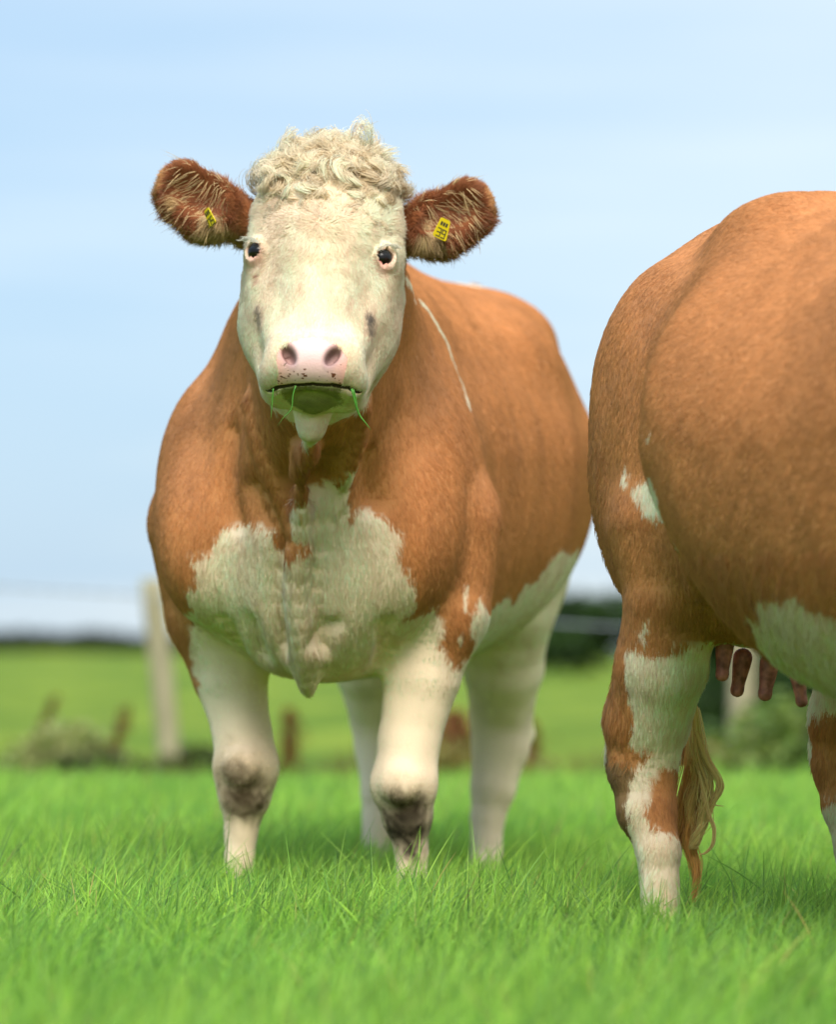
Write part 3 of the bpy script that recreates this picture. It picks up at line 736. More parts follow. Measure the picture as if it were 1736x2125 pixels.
# ears
def ear(side):
    if side < 0: base, tip, upv = (503, 452), (345, 378), (.36, .93)
    else: base, tip, upv = (836, 478), (1004, 420), (-.28, .96)
    Y = 7.36
    def W(x, y, Yd=0): return np.array([(x - CX) / FPX * (Y + Yd), Y + Yd, CAMZ + (HORIZON - y) / FPX * (Y + Yd)])
    b, t_ = W(*base), W(*tip, -.02)
    b = FA.local(b); t_ = FA.local(t_)
    ax = norm(t_ - b); up = norm(np.array([upv[0] * 0, 0, 1.0]) - ax * ax[2]); fr_ = np.cross(ax, up); fr_ *= -np.sign(fr_[1])       # towards the viewer
    Ln = np.linalg.norm(t_ - b); R = np.stack([ax, up, fr_], 1)
    E = Sdf(); c0 = b + ax * Ln * .58
    E.ell(c0 - up * .006, (Ln * .45, .050, .030), .02, R)
    E.ell(b + ax * Ln * .82 + up * .008, (Ln * .24, .042, .024), .02, R); E.ell(b + ax * Ln * .38 - up * .022, (Ln * .26, .040, .022), .02, R)
    E.cone(b - ax * .03 - fr_ * .02, b + ax * .045, .030, .036, .03)
    E.ell(c0 + fr_ * .028 + up * .002, (Ln * .38, .038, .026), .015, R, op='-')
    me = build_body('ear', E, .007)
    def cfun(P):
        q = (P - c0) @ R; rim = np.clip(np.sqrt((q[:, 0] / (Ln * .5)) ** 2 + (q[:, 1] / .05) ** 2) - .72, 0, 1)
        c = lin(138, 80, 48)[None] * (1 - rim[:, None]) + lin(208, 142, 94)[None] * rim[:, None]
        m = noise(P * np.array([1, 1, .5]), 60, 6) > .62; c = np.where((m & (q[:, 2] > -.01))[:, None], lin(196, 160, 112)[None], c)
        low = (q[:, 0] < -.03) & (q[:, 1] < -.015); c[low] = c[low] * .5 + lin(206, 190, 140) * .5
        tipm = q[:, 0] > Ln * .40; c[tipm] = c[tipm] * .4 + lin(232, 176, 116) * .6  # pale rim and tip also carry a rim-light glow painted into the fur
        return c * (1 + .1 * noise(P, 90, 12))[:, None]
    vcolor(me, lambda P: cfun(P) * .75)
    o = link('ear', me, M_skin, cowA)
    def fl(P, Nn):
        q = (P - c0) @ R
        a = np.zeros_like(q); a[:, 0] = .55 + np.clip(q[:, 0] / Ln, -.4, .6) ; a[:, 1] = q[:, 1] * 18 - .28; a[:, 2] = .15
        return a @ R.T
    def ld(P, Nn):
        q = (P - c0) @ R; return np.where(q[:, 1] < -.02, .032, .024) * np.interp(q[:, 0], [-Ln * .5, 0, Ln * .5], [1.15, 1.05, .85])
    fur('ear_hair', me, 30000, o, cfun, fl, ld, None, rad=.0006, k=7, lift=.45, clump=.6, seedn=9 + side, var=.25)
    # long pale guard hairs lying over the opening and hanging under it
    fur('guard_hair', me, 220, o, lambda P: np.tile(lin(214, 182, 132), (len(P), 1)), lambda P, Nn: (np.tile(-up * 1.0 + ax * .45 + fr_ * .4, (len(P), 1))), lambda P, Nn: np.full(len(P), .05),
        lambda c, n: np.where(((c - c0) @ fr_ > -.005) & (np.abs((c - c0) @ ax) < Ln * .33), 1.0, 0), rad=.0005, k=8, lift=.5, clump=.5, seedn=15, var=.3)
    # the tag: a yellow flag with rounded corners, printed digits, and its stud
    cpx, ang, w_, h_ = ((434, 449), -24, .019, .034) if side < 0 else ((919, 473), 20, .023, .039)
    ctr = FA.local(W(*cpx, -.07)); a = math.radians(ang)
    ex = np.array([math.cos(a), 0, -math.sin(a)]); ez = np.array([math.sin(a), 0, math.cos(a)])
    sl = math.radians(-48 if side < 0 else 42); 
    ex = np.array([ex[0] * math.cos(sl), math.sin(sl), ex[2]]); ex = norm(ex); ey = norm(np.cross(ez, ex))
    w_ /= .72
    bm = bmesh.new(); outl = []
    for (cx_, cz_, a0) in ((1, 1, 0), (-1, 1, 90), (-1, -1, 180), (1, -1, 270)):
        for q in range(4):
            aa = math.radians(a0 + q * 30); r_ = .004
            wx = w_ / 2 * (1 if cz_ < 0 else .72)
            outl.append((cx_ * (wx - r_) + r_ * math.cos(aa), cz_ * (h_ / 2 - r_) + r_ * math.sin(aa)))
    fr1 = [bm.verts.new(Vector(ctr + ex * p[0] + ez * p[1] + ey * .0009)) for p in outl]
    bk1 = [bm.verts.new(Vector(ctr + ex * p[0] + ez * p[1] - ey * .0009)) for p in outl]
    bm.faces.new(fr1); bm.faces.new(bk1[::-1])
    for i in range(len(outl)): bm.faces.new((fr1[i], bk1[i], bk1[(i + 1) % len(outl)], fr1[(i + 1) % len(outl)]))
    bmesh.ops.recalc_face_normals(bm, faces=bm.faces); me2 = bpy.data.meshes.new('ear_tag'); bm.to_mesh(me2); bm.free()
    tg = link('ear_tag', me2, M_tag, o)
    # printed digits as thin raised ink, part of the tag's own mesh
    me2.materials.append(M_ink)
    SEG = {'5': 'afgcd', '3': 'abgcd', '9': 'abcdfg', '6': 'acdefg', '1': 'bc'}
    sg = {'a': (0, 1, 1, 1), 'b': (1, .5, 1, 1), 'c': (1, 0, 1, .5), 'd': (0, 0, 1, 0), 'e': (0, 0, 0, .5), 'f': (0, .5, 0, 1), 'g': (0, .5, 1, .5)}
    bm = bmesh.new(); bm.from_mesh(me2)
    ey2 = -ey if (ey @ np.array([0, -1, 0])) < 0 else ey
    def bar(x0, z0, x1, z1, th_):
        lo = (min(x0, x1) - th_, min(z0, z1) - th_); hi = (max(x0, x1) + th_, max(z0, z1) + th_)
        vs = [bm.verts.new(Vector(ctr + ex * x + ez * z + ey2 * .0013)) for x, z in ((lo[0], lo[1]), (hi[0], lo[1]), (hi[0], hi[1]), (lo[0], hi[1]))]
        f = bm.faces.new(vs); f.material_index = 1
    txt = '05' if side < 0 else '39'
    for i, ch in enumerate(txt):
        for q in SEG.get(ch, 'abcdef'):
            x0, z0, x1, z1 = sg[q]; dx = .0078; dz = .015
            bx = (-.0098 + i * .0112); bar(bx + x0 * dx, -.016 + z0 * dz, bx + x1 * dx, -.016 + z1 * dz, .0010)
    for i in range(3): bar(-.008 + i * .006, .006, -.005 + i * .006, .012, .0007)
    bm.to_mesh(me2); bm.free()
    tag(o, None, None)
    return o
ear(-1); ear(1)

# eyeballs and lashes
def sphere_mesh(c, r, seg=32):
    bm = bmesh.new(); bmesh.ops.create_uvsphere(bm, u_segments=seg, v_segments=seg // 2, radius=1)
    for v in bm.verts: v.co = Vector((c[0] + v.co.x * r[0], c[1] + v.co.y * r[1], c[2] + v.co.z * r[2]))
    me = bpy.data.meshes.new('sphere'); bm.to_mesh(me); bm.free(); me.shade_smooth(); return me
for E_, g, e1, e2, s_ in EYES:
    me = sphere_mesh(E_ - g * .0098, (.0205, .0205, .0205)); link('eye', me, M_eye, cowA)
    m = 80; tt = rng.uniform(-.9, 1, m) * s_; root = E_ + g * .0115 + np.outer(tt * .0215, e1) - np.outer(.0195 * np.sqrt(1 - tt ** 2 * .8), e2)
    d = norm(g * .9 - e2 * .25 + np.outer(tt * .3 + s_ * .75, e1) + rng.normal(0, .10, (m, 3)))
    k = 6; t = np.linspace(0, 1, k); ln_ = .015 * (1 + rng.normal(0, .15, m))
    pts = root[:, None] + d[:, None] * (t[None, :, None] * ln_[:, None, None]) + (e2 * .8)[None, None] * (t ** 2)[None, :, None] * .008
    curves_obj('eyelash', pts, np.tile(.00045 * np.linspace(1, .3, k), (m, 1)), np.tile(lin(238, 230, 205), (m, 1)), norm(d + g), M_coat, cowA)

# tail of the front cow rises a little over the rump then hangs behind
TA = Sdf(); TA.chain([(.02, 1.60, 1.42, .05), (.06, 1.66, 1.53, .015), (0, 1.76, 1.44, .028), (0, 1.80, 1.30, .024), (0, 1.81, 1.0, .018), (0, 1.80, .75, .014)], k=.02)
tme = build_body('tail', TA, .012); vcolor(tme, lambda P: np.tile(BROWN, (len(P), 1)))
tlo = link('tail', tme, M_skin, cowA)
fur('tail_hair', tme, 8000, tlo, lambda P: np.tile(BROWN, (len(P), 1)), lambda P, Nn: np.tile(np.array([0, .2, -1.0]), (len(P), 1)), lambda P, Nn: np.where(P[:, 2] > 1.44, .03, .04), rad=.001)
# hooves, hidden in the grass
def hoof(parent, x, y, z=0.0, fwd=-1):
    V, F = [], []
    for c in (-1, 1):
        b = len(V)
        prof = [(0, .052, .06, 1.0), (.03, .047, .052, 1), (.06, .040, .044, 1), (.075, .032, .038, 1)]
        for zz, ra, rb, _ in prof:
            for i in range(14):
                a = i / 14 * 2 * math.pi
                V.append((x + c * .026 + .027 * math.cos(a) * (ra / .052), y + fwd * (.02 + .0) + rb * math.sin(a) + fwd * (.02 * (1 - zz / .075)), z + zz))
        for r_ in range(3):
            for i in range(14):
                j = (i + 1) % 14; F.append((b + r_ * 14 + i, b + r_ * 14 + j, b + (r_ + 1) * 14 + j, b + (r_ + 1) * 14 + i))
        F.append([b + i for i in range(13, -1, -1)]); F.append([b + 42 + i for i in range(14)])
    return mesh_from('hoof', V, F, M_hoof, parent)
for x, y in ((-.186, -.03), (.20, -.15), (-.137, 1.38), (.137, 1.32)): hoof(cowA, x, y)
print('front cow done', round(time.time() - T0, 1))

# ================================================================== the second cow, cut by the edge of the picture
FB = Frame(1.208, 5.66, -25)
B = Sdf()
B.loft([(-.42, .06, 1.10, .86, 2), (-.36, .17, 1.20, .68, 2), (-.24, .25, 1.30, .585, 2.2), (-.08, .31, 1.36, .56, 2.3), (.12, .35, 1.40, .54, 2.4), (.35, .41, 1.41, .52, 2.4),
        (.62, .46, 1.375, .50, 2.3), (.88, .475, 1.38, .55, 2.2), (1.02, .45, 1.41, .64, 2.1), (1.16, .33, 1.44, .76, 2.2), (1.30, .26, 1.43, .84, 2.2), (1.45, .26, 1.425, .86, 2.2), (1.55, .23, 1.365, .90, 2.2),
        (1.64, .14, 1.20, 1.0, 2), (1.68, .06, 1.15, 1.05, 2)], k=.06, top=1.75)
for s_ in (-1, 1):
    B.ell((.235 * s_, -.04, .96), (.12, .20, .28), k=.09)
    B.ell((.185 * s_, 1.38, .99), (.12, .23, .32), k=.08)
    B.ell((.205 * s_, 1.24, .87), (.06, .11, .13), k=.06)
    B.ell((.12 * s_, 1.16, 1.35), (.06, .12, .06), k=.08)
for s_, dv, du in ((-1, 0, 0), (1, -.02, 0)):
    B.chain([(.20 * s_, 1.36 + dv, .86, .115), (.208 * s_, 1.35 + dv, .74, .084), (.206 * s_, 1.39 + dv, .62, .081), (.206 * s_, 1.445 + dv, .52, .075), (.206 * s_, 1.465 + dv, .43, .061), (.206 * s_, 1.45 + dv, .36, .053), (.20 * s_, 1.42 + dv, .29, .040),
             (.20 * s_, 1.41 + dv, .15, .036), (.20 * s_, 1.38 + dv, .10, .047), (.20 * s_, 1.35 + dv, .06, .05)], k=.035)
    B.cone((.205 * s_, 1.53 + dv, .455), (.20 * s_, 1.47 + dv, .60), .036, .034, k=.04)
    B.chain([(.22 * s_, -.05, .88, .135), (.21 * s_, -.04, .70, .105), (.20 * s_, -.05, .52, .068), (.19 * s_, -.06, .40, .068), (.19 * s_, -.05, .30, .045), (.19 * s_, -.05, .14, .038), (.19 * s_, -.08, .06, .05)], k=.035)
# neck and head down to graze (beyond the frame)
B.cone((0, .1, 1.15), (0, -.62, .72), .22, .15, k=.10)
B.cone((0, -.60, .74), (0, -.78, .40), .13, .09, k=.06); B.cone((0, -.76, .42), (0, -.86, .16), .10, .065, k=.04); B.ell((0, -.87, .13), (.09, .07, .06), .03)
B.chain([(-.34, 1.12, 1.28, .02), (-.36, 1.13, 1.08, .03), (-.34, 1.14, .88, .025)], k=.06, op='-')
# skin fold from flank to stifle
B.chain([(-.38, 1.0, .98, .05), (-.33, 1.07, .84, .030), (-.27, 1.12, .76, .03)], k=.05)
B.ell((-.07, 1.30, .745), (.13, .13, .095), .04)           # udder
pB = lambda pts: on_surface(B, FB, pts)[0]
bodyB_me = build_body('cow', B, .014, relief=hide_folds)
print('second cow mesh', len(bodyB_me.vertices), round(time.time() - T0, 1))
coatB = Coat()
def seedB(c, pts, r=0.0):
    P, ok = on_surface(B, FB, pts); coatB.seeds(P[ok], c, r)
seedB('B', [(1700, 500), (1600, 450), (1500, 500), (1400, 560), (1330, 650), (1260, 800), (1240, 1000), (1240, 1150), (1300, 850), (1330, 920), (1280, 1100), (1330, 1110), (1300, 1200), (1380, 1210), (1300, 1260), (1400, 1280), (1440, 1300), (1290, 1330), (1340, 1320), (1390, 1320), (1280, 1380), (1290, 1430), (1300, 1460),
            (1290, 1500), (1290, 1550), (1305, 1560), (1450, 800), (1450, 1000), (1450, 1150), (1550, 1000), (1600, 1150), (1500, 1220), (1540, 1280), (1562, 1310), (1620, 1200), (1680, 1215), (1720, 1240), (1600, 800), (1700, 900), (1270, 950), (1345, 945), (1320, 980), (1300, 1060), (1260, 1060), (1700, 1100), (1460, 1240), (1500, 1270)])
seedB('W', [(1292, 975), (1300, 1010), (1325, 1030), (1350, 1042), (1350, 975), (1350, 1010)], -.022); pass
seedB('B', [(1530, 1180), (1560, 1200), (1550, 1250), (1540, 1220), (1572, 1240), (1600, 1225), (1545, 1300)], .008)
seedB('W', [(1590, 1270), (1570, 1300), (1620, 1285), (1660, 1275), (1690, 1300), (1730, 1300), (1640, 1340), (1700, 1380), (1600, 1350), (1700, 1440), (1580, 1330), (1550, 1345)])
seedB('W', [(1330, 1370), (1345, 1400), (1400, 1365), (1440, 1390), (1380, 1450), (1400, 1550), (1335, 1450), (1340, 1520), (1440, 1480), (1430, 1550), (1400, 1580), (1345, 1600), (1330, 1640), (1322, 1700), (1330, 1760), (1370, 1780), (1350, 1850), (1375, 1740)])
seedB('B', [(1395, 1625), (1370, 1665), (1390, 1690), (1412, 1615), (1360, 1650), (1400, 1660)]); seedB('M', [(1278, 1620), (1274, 1650), (1290, 1665), (1285, 1690)])
seedB('B', [(1705, 1500), (1720, 1560), (1715, 1620), (1705, 1680), (1735, 1600)]); seedB('W', [(1735, 1735), (1730, 1770)])
for v in (0, .3, .6, .9, 1.2, 1.5):
    coatB.seeds([(.43, v, z) for z in (.8, 1.0, 1.2)] + [(0, v, 1.42), (-.2, v, 1.38), (.2, v, 1.38), (-.44, v, 1.1), (-.44, v, .9)], 'B'); coatB.seeds([(0, v, .5), (.2, v, .52), (-.2, v, .52)], 'W')
coatB.seeds([(0, 1.68, 1.0), (0, -.4, .9)], 'B'); coatB.seeds([(0, -.85, z) for z in (.1, .3, .5)], 'W'); coatB.seeds([(s_ * .2, 0, z) for s_ in (-1, 1) for z in (.1, .3, .5)], 'W'); coatB.seeds([(.2, 1.4, .1), (.2, 1.4, .25)], 'W')
coatB.line(pB([(1582, 1128), (1594, 1106)]), 'W', .009); coatB.line(pB([(1348, 918), (1352, 908)]), 'W', .005); coatB.line(pB([(1335, 1284), (1338, 1296)]), 'W', .005); coatB.line(pB([(1334, 1308), (1337, 1318)]), 'W', .005)
def colB(P):
    c, key = coatB.color(P)
    br = 1 + .05 * fbm(P * np.array([1, .5, .5]), 14, 21) + .06 * noise(P, 4, 22)
    wp = P @ np.array([[1, 0, 0], [0, .75, -.66], [0, .66, .75]]) + vnoise(P, 4, 301) * .04; br = br + .11 * noise(wp * np.array([15, 2.6, 14]), 1, 303) + .09 * noise(wp * np.array([44, 7, 40]), 1, 305)
    return c * br[:, None]
vcolor(bodyB_me, lambda P: colB(P) * .8)  # hide darkened under the coat, the shade between hairs put into its colour
cowB = link('cow', bodyB_me, M_skin)
tag(cowB, 'red brown cow with white belly and hanging teats, cut off by the frame', 'cow')
FB.apply(cowB)
def flowB(P, Nn):
    d = np.zeros_like(P); d[:, 1] = .75; d[:, 2] = -.65
    hq = np.clip((P[:, 1] - 1.05) / .2, 0, 1); d[:, 1] -= hq * .55; d[:, 2] -= hq * .3
    low = np.clip((.62 - P[:, 2]) / .15, 0, 1) * (P[:, 1] < 1.1); d[:, 1] += low * .5
    return d
def visB(c, n):
    w = FB.world(c); v = norm(np.array([0, 0, .9]) - w); nw = n @ FB.R.T; f = (nw * v).sum(1)
    return np.clip(.15 + (f + .35) * 1.6, .10, 1.0) * np.where(c[:, 2] < .12, .1, 1) * np.clip((c[:, 1] - .1) * 3, .08, 1)
def lenB(P, Nn):
    l = np.full(len(P), .017); l = l + .012 * np.clip((.75 - P[:, 2]) / .2, 0, 1) * (P[:, 2] > .5); return l
fur('coat', bodyB_me, 330000, cowB, colB, flowB, lenB, visB, rad=.00076, lift=.19, seedn=3, grain=(0, .65, -.75))
# shaggy fringe hair along the belly and the back of the thigh
def shag(c, n):
    return visB(c, n) * np.where(((c[:, 2] < .80) & (c[:, 1] < 1.25) & (c[:, 1] > .2) & (n[:, 2] < -.2)) | ((c[:, 1] > 1.42) & (c[:, 2] < 1.0) & (c[:, 2] > .42)), 1.0, 0)
fur('belly_fringe', bodyB_me, 9000, cowB, colB, lambda P, Nn: np.tile(np.array([0, .35, -1.0]), (len(P), 1)), lambda P, Nn: np.where(P[:, 1] > 1.3, .020, .032), shag, rad=.00055, k=7, lift=.45, clump=.4, seedn=4)

# teats
def wpx(x, y, Y): return np.array([(x - CX) / FPX * Y, Y, CAMZ + (HORIZON - y) / FPX * Y])
for i, (x0, y0, x1, y1, Y, r_) in enumerate(((1505, 1335, 1499, 1400, 6.82, .0105), (1542, 1365, 1530, 1432, 6.86, .0110), (1598, 1375, 1588, 1440, 6.84, .0110), (1655, 1395, 1664, 1455, 6.80, .0095))):
    T = Sdf(); a, b = FB.local(wpx(x0, y0, Y)), FB.local(wpx(x1, y1, Y))
    T.cone(a, b, r_ * 1.6, r_, .006); T.ell(b, (r_ * 1.02,) * 3, .006)
    me = build_body('teat', T, .005); vcolor(me, lambda P: np.tile(lin(160, 90, 84), (len(P), 1))); link('teat', me, M_teat, cowB)
# tail with its switch
TB = Sdf(); TB.chain([(0, 1.54, 1.27, .05), (0, 1.64, 1.26, .036), (0, 1.71, 1.15, .028), (0.0, 1.73, .95, .022), (.0, 1.70, .60, .015), (.0, 1.70, .45, .010)], k=.02)
tme = build_body('tail', TB, .010); vcolor(tme, lambda P: np.tile(BROWN, (len(P), 1)))
tlo = link('tail', tme, M_skin, cowB)
fur('tail_hair', tme, 9000, tlo, lambda P: np.tile(BROWN * .9, (len(P), 1)), lambda P, Nn: np.tile(np.array([0, .2, -1.0]), (len(P), 1)), lambda P, Nn: np.full(len(P), .03), rad=.0009)
def lock(pts_px, Y, n, spread, wave, col, w=.0006, k=26):
    g = np.array([FB.local(wpx(x, y, Y)) for x, y in pts_px]); tt = np.linspace(0, 1, len(g)); t = np.linspace(0, 1, k)
    g = np.stack([np.interp(t, tt, g[:, i]) for i in range(3)], 1)
    ker = np.array([.25, .5, .25])
    for _ in range(4): g[1:-1] = (g[:-2] + 2 * g[1:-1] + g[2:]) / 4
    off = rng.normal(0, 1, (n, 3)) * spread; prof = np.interp(t, [0, .15, .6, 1], [.5, 1, .8, .12])
    ph = rng.uniform(0, 6.28, n)[:, None]; am = rng.uniform(.3, 1, n)[:, None] * wave
    q = g[None] + off[:, None] * prof[None, :, None]
    fr_ = rng.uniform(2.0, 3.2, n)[:, None]
    ph = rng.uniform(0, 6.28) + (ph - 3.14) * .35; fr_ = 2.4 + (fr_ - 2.6) * .4
    q[:, :, 0] += 1.5 * am * np.sin(ph + fr_ * 6.28 * t[None]) * np.minimum(t * 1.6, 1); q[:, :, 1] += am * np.cos(ph + fr_ * 6.28 * t[None]) * t
    return q, np.array(col)[None] * (1 + rng.normal(0, .14, n))[:, None], norm(off + np.array([-.3, -1, .4]) * spread)
LK = [lock([(1440, 1480), (1442, 1560), (1425, 1640), (1405, 1720), (1392, 1790), (1388, 1880)], 7.0, 240, .0070, .004, lin(212, 156, 88)),
      lock([(1440, 1480), (1445, 1600), (1432, 1690), (1428, 1740), (1445, 1800), (1438, 1880)], 7.0, 240, .0070, .004, lin(218, 164, 92)),
      lock([(1442, 1470), (1450, 1560), (1465, 1620), (1470, 1670), (1450, 1720), (1440, 1760)], 6.98, 200, .006, .007, lin(238, 206, 134)),
      lock([(1440, 1500), (1445, 1580), (1435, 1660), (1440, 1740)], 6.99, 170, .0065, .006, lin(232, 196, 122)),
      lock([(1446, 1520), (1465, 1580), (1490, 1610), (1496, 1640), (1478, 1670), (1470, 1700)], 6.97, 90, .003, .002, lin(238, 204, 130)),
      lock([(1450, 1600), (1470, 1690), (1484, 1720), (1480, 1750), (1464, 1770), (1450, 1772)], 6.97, 40, .0018, .001, lin(236, 202, 132)),
      lock([(1448, 1560), (1475, 1640), (1478, 1668), (1500, 1672)], 6.97, 10, .002, .002, lin(236, 202, 132))]
Pq = np.concatenate([a[0] for a in LK]); kk = Pq.shape[1]
curves_obj('tail_switch', Pq, np.tile(.00075 * np.interp(np.linspace(0, 1, kk), [0, .7, 1], [1, .8, .25]), (len(Pq), 1)), np.clip(np.concatenate([a[1] for a in LK]), 0, .9), np.concatenate([a[2] for a in LK]), M_coat, tlo)
for x, y in ((-.20, 1.33), (.20, 1.31), (-.19, -.10), (.19, -.10)): hoof(cowB, x, y)
print('second cow done', round(time.time() - T0, 1))

# ================================================================== the land
def ground_z(x, y):
    """level sward round the cows, a dip at the fence, then the far field rising to its crest"""
    x = np.asarray(x, float); y = np.asarray(y, float)
    z = np.interp(y, [-50, 13.5, 17, 24, 28, 60, 150, 190, 2000], [0, 0, -.12, -.30, -.24, .04, .60, .30, -4])
    z = z + np.interp(y, [0, 9, 30], [0, .01, .03]) * np.sin(x * .9 + y * .31)
    return z
ys = np.concatenate([np.arange(-30, 2, 4), np.arange(2, 30, .5), np.arange(30, 150, 4), np.arange(150, 400, 12), [500, 700, 1000, 1500, 2000]])
xs = np.concatenate([[-1500, -900, -500, -250, -120, -60], np.arange(-30, 31, 1.0), [60, 120, 250, 500, 900, 1500]])
X, Y = np.meshgrid(xs, ys); Z = ground_z(X, Y); nx = len(xs)
V = np.stack([X.ravel(), Y.ravel(), Z.ravel()], 1)
F = [(j * nx + i, j * nx + i + 1, (j + 1) * nx + i + 1, (j + 1) * nx + i) for j in range(len(ys) - 1) for i in range(nx - 1)]
m, n, l, out = new_mat('pasture_ground')
p = n.new('ShaderNodeBsdfPrincipled'); co = n.new('ShaderNodeTexCoord')
t1 = n.new('ShaderNodeTexNoise'); t1.inputs['Scale'].default_value = .55; t1.inputs['Detail'].default_value = 4
t2 = n.new('ShaderNodeTexNoise'); t2.inputs['Scale'].default_value = 2.2; t2.inputs['Detail'].default_value = 6
mpp = n.new('ShaderNodeMapping'); mpp.inputs['Scale'].default_value = (1, .35, 1)
l.new(co.outputs['Object'], mpp.inputs[0]); l.new(mpp.outputs[0], t1.inputs['Vector']); l.new(co.outputs['Object'], t2.inputs['Vector'])
r1 = n.new('ShaderNodeValToRGB'); r1.color_ramp.elements[0].position = .35; r1.color_ramp.elements[1].position = .68
r1.color_ramp.elements[0].color = (*lin(78, 104, 22), 1); r1.color_ramp.elements[1].color = (*lin(116, 132, 40), 1)
r2 = n.new('ShaderNodeValToRGB'); r2.color_ramp.elements[0].position = .3; r2.color_ramp.elements[1].position = .6
r2.color_ramp.elements[0].color = (.58, .62, .5, 1); r2.color_ramp.elements[1].color = (1.15, 1.1, 1, 1)
mm = n.new('ShaderNodeMix'); mm.data_type = 'RGBA'; mm.blend_type = 'MULTIPLY'; mm.inputs['Factor'].default_value = 1
l.new(t1.outputs['Fac'], r1.inputs[0]); l.new(t2.outputs['Fac'], r2.inputs[0]); l.new(r1.outputs[0], mm.inputs['A']); l.new(r2.outputs[0], mm.inputs['B']); l.new(mm.outputs['Result'], p.inputs['Base Color'])
p.inputs['Roughness'].default_value = .95; p.inputs['Specular IOR Level'].default_value = .1
l.new(p.outputs[0], out.inputs[0])
tag(mesh_from('ground', V, F, m), kind='structure')

# grass: one sward of blades
def sward(name, n, y0, y1, hgt, wid, k, seedn, side=1.3, xfun=None):
    u = rng.random(n * 2); yy = y0 + (y1 - y0) * u
    wmax = .1085 * y1 + side; xx = (rng.random(n * 2) * 2 - 1) * wmax
    keep = np.abs(xx) < .1085 * yy + side; yy, xx = yy[keep][:n], xx[keep][:n]; nn_ = len(yy)
    q = np.stack([xx, yy, np.zeros(nn_)], 1)
    cl = fbm(q, 2.2, 3 + seedn, 3); cl2 = noise(q, 9, 8 + seedn)
    # blades grow in tufts: pull roots towards tuft centres
    tuft = np.stack([noise(q, 14, 12), noise(q, 14, 13)], 1) * .018; xx = xx + tuft[:, 0]; yy = yy + tuft[:, 1]
    H_ = hgt * (1 + .16 * cl + .16 * cl2 + rng.normal(0, .13, nn_)); tall = rng.random(nn_) < .03; H_[tall] *= 1.3
    H_ = np.clip(H_, hgt * .4, hgt * 1.7)
    H_ = H_ * (1 - .42 * np.exp(-((xx - .16) / .30) ** 2 - ((yy - 8.75) / .55) ** 2))
    ang = rng.normal(.35, .9, nn_) + noise(q, 3, 21) * .5; lean = np.clip(rng.normal(.36, .17, nn_) + .12 * cl2, .02, .9)
    dx, dy = np.cos(ang), np.sin(ang)
    flip = rng.random(nn_) < .22; dx[flip] *= -1
    t = np.linspace(0, 1, k)[None]
    L_ = lean[:, None] * H_[:, None]
    px_ = xx[:, None] + dx[:, None] * L_ * t ** 1.9; py_ = yy[:, None] + dy[:, None] * L_ * t ** 1.9 * .8
    pz_ = ground_z(xx, yy)[:, None] - .005 + H_[:, None] * (t - .28 * lean[:, None] * t ** 2.4)
    P = np.stack([px_, py_, pz_], -1)
    R = wid * (1 + rng.normal(0, .2, nn_))[:, None] * np.interp(t[0], [0, .35, .75, 1], [.8, 1, .62, .08])[None]
    a = rng.random(nn_)[:, None]; b = np.clip(.5 + .5 * cl + rng.normal(0, .2, nn_), 0, 1)[:, None]
    c = GA * (1 - b) + GB * b
    dk = rng.random(nn_) < .30; c[dk] = c[dk] * .35 + GC * .65
    dry = rng.random(nn_) < .012; c[dry] = lin(190, 175, 95)
    c = c * (1 + rng.normal(0, .18, nn_))[:, None]
    nrm = norm(np.stack([rng.normal(0, .5, nn_), rng.normal(-.25, .5, nn_), np.full(nn_, .75)], 1))
    return curves_obj(name, P, R, np.clip(c, .01, .9), nrm, M_grass)
GA, GB, GC = lin(126, 180, 60), lin(170, 206, 76), lin(86, 140, 54)
g = sward('grass', 290000, 3.0, 9.5, .200, .0018, 6, 0)
tag(g, 'thick bright green pasture grass', 'grass', kind='stuff')
g2 = sward('grass', 150000, 9.5, 19.0, .20, .0032, 4, 5)
tag(g2, 'bright green pasture grass further off, out to the fence', 'grass', kind='stuff')
print('grass', round(time.time() - T0, 1))

# ------------------------------------------------------------------ fence
M_post = noise_mat('weathered_post', tuple(lin(128, 120, 92)), tuple(lin(160, 150, 118)), 8, .9, .5, 6, (6, 6, .6))
M_wire = plain_mat('galvanised_wire', (.25, .26, .27), .5, .5)
def post(x, y, h_, r, lx, ly, label):
    bm = bmesh.new(); seg = 18; rows = 9; rings = []
    for j in range(rows):
        t = j / (rows - 1)
        ring = []
        for i in range(seg):
            a = 2 * math.pi * i / seg; q = r * (1 + .05 * math.sin(3 * a + j * .4) + .04 * math.sin(7 * a + 1.3 * j)) * (1.04 - .06 * t)
            ring.append(bm.verts.new((lx * t + q * math.cos(a), ly * t + q * math.sin(a), -.15 + (h_ + .15) * t)))
        rings.append(ring)
    cap = [bm.verts.new((lx + .8 * (v.co.x - lx), ly + .8 * (v.co.y - ly), h_ + .012)) for v in rings[-1]]; rings.append(cap)
    for a, b in zip(rings[:-1], rings[1:]):
        for i in range(seg): bm.faces.new((a[i], a[(i + 1) % seg], b[(i + 1) % seg], b[i]))
    bm.faces.new(cap)
    me = bpy.data.meshes.new('fence_post'); bm.to_mesh(me); bm.free(); me.shade_smooth()
    o = link('fence_post', me, M_post); o.location = (x, y, float(ground_z(x, y)))
    tag(o, label, 'fence post', 'round wooden posts of the wire fence')
    return o
def wx(x, Y): return (x - CX) / FPX * Y
post(wx(368, 22.5), 22.5, 1.32, .068, wx(316, 22.5) - wx(368, 22.5), 0, 'pale round wooden fence post leaning left, standing behind the white faced cow')
post(wx(1532, 20.5), 20.5, 1.15, .072, .03, 0, 'pale wooden fence post standing beyond the teats and tail of the flank-on cow')
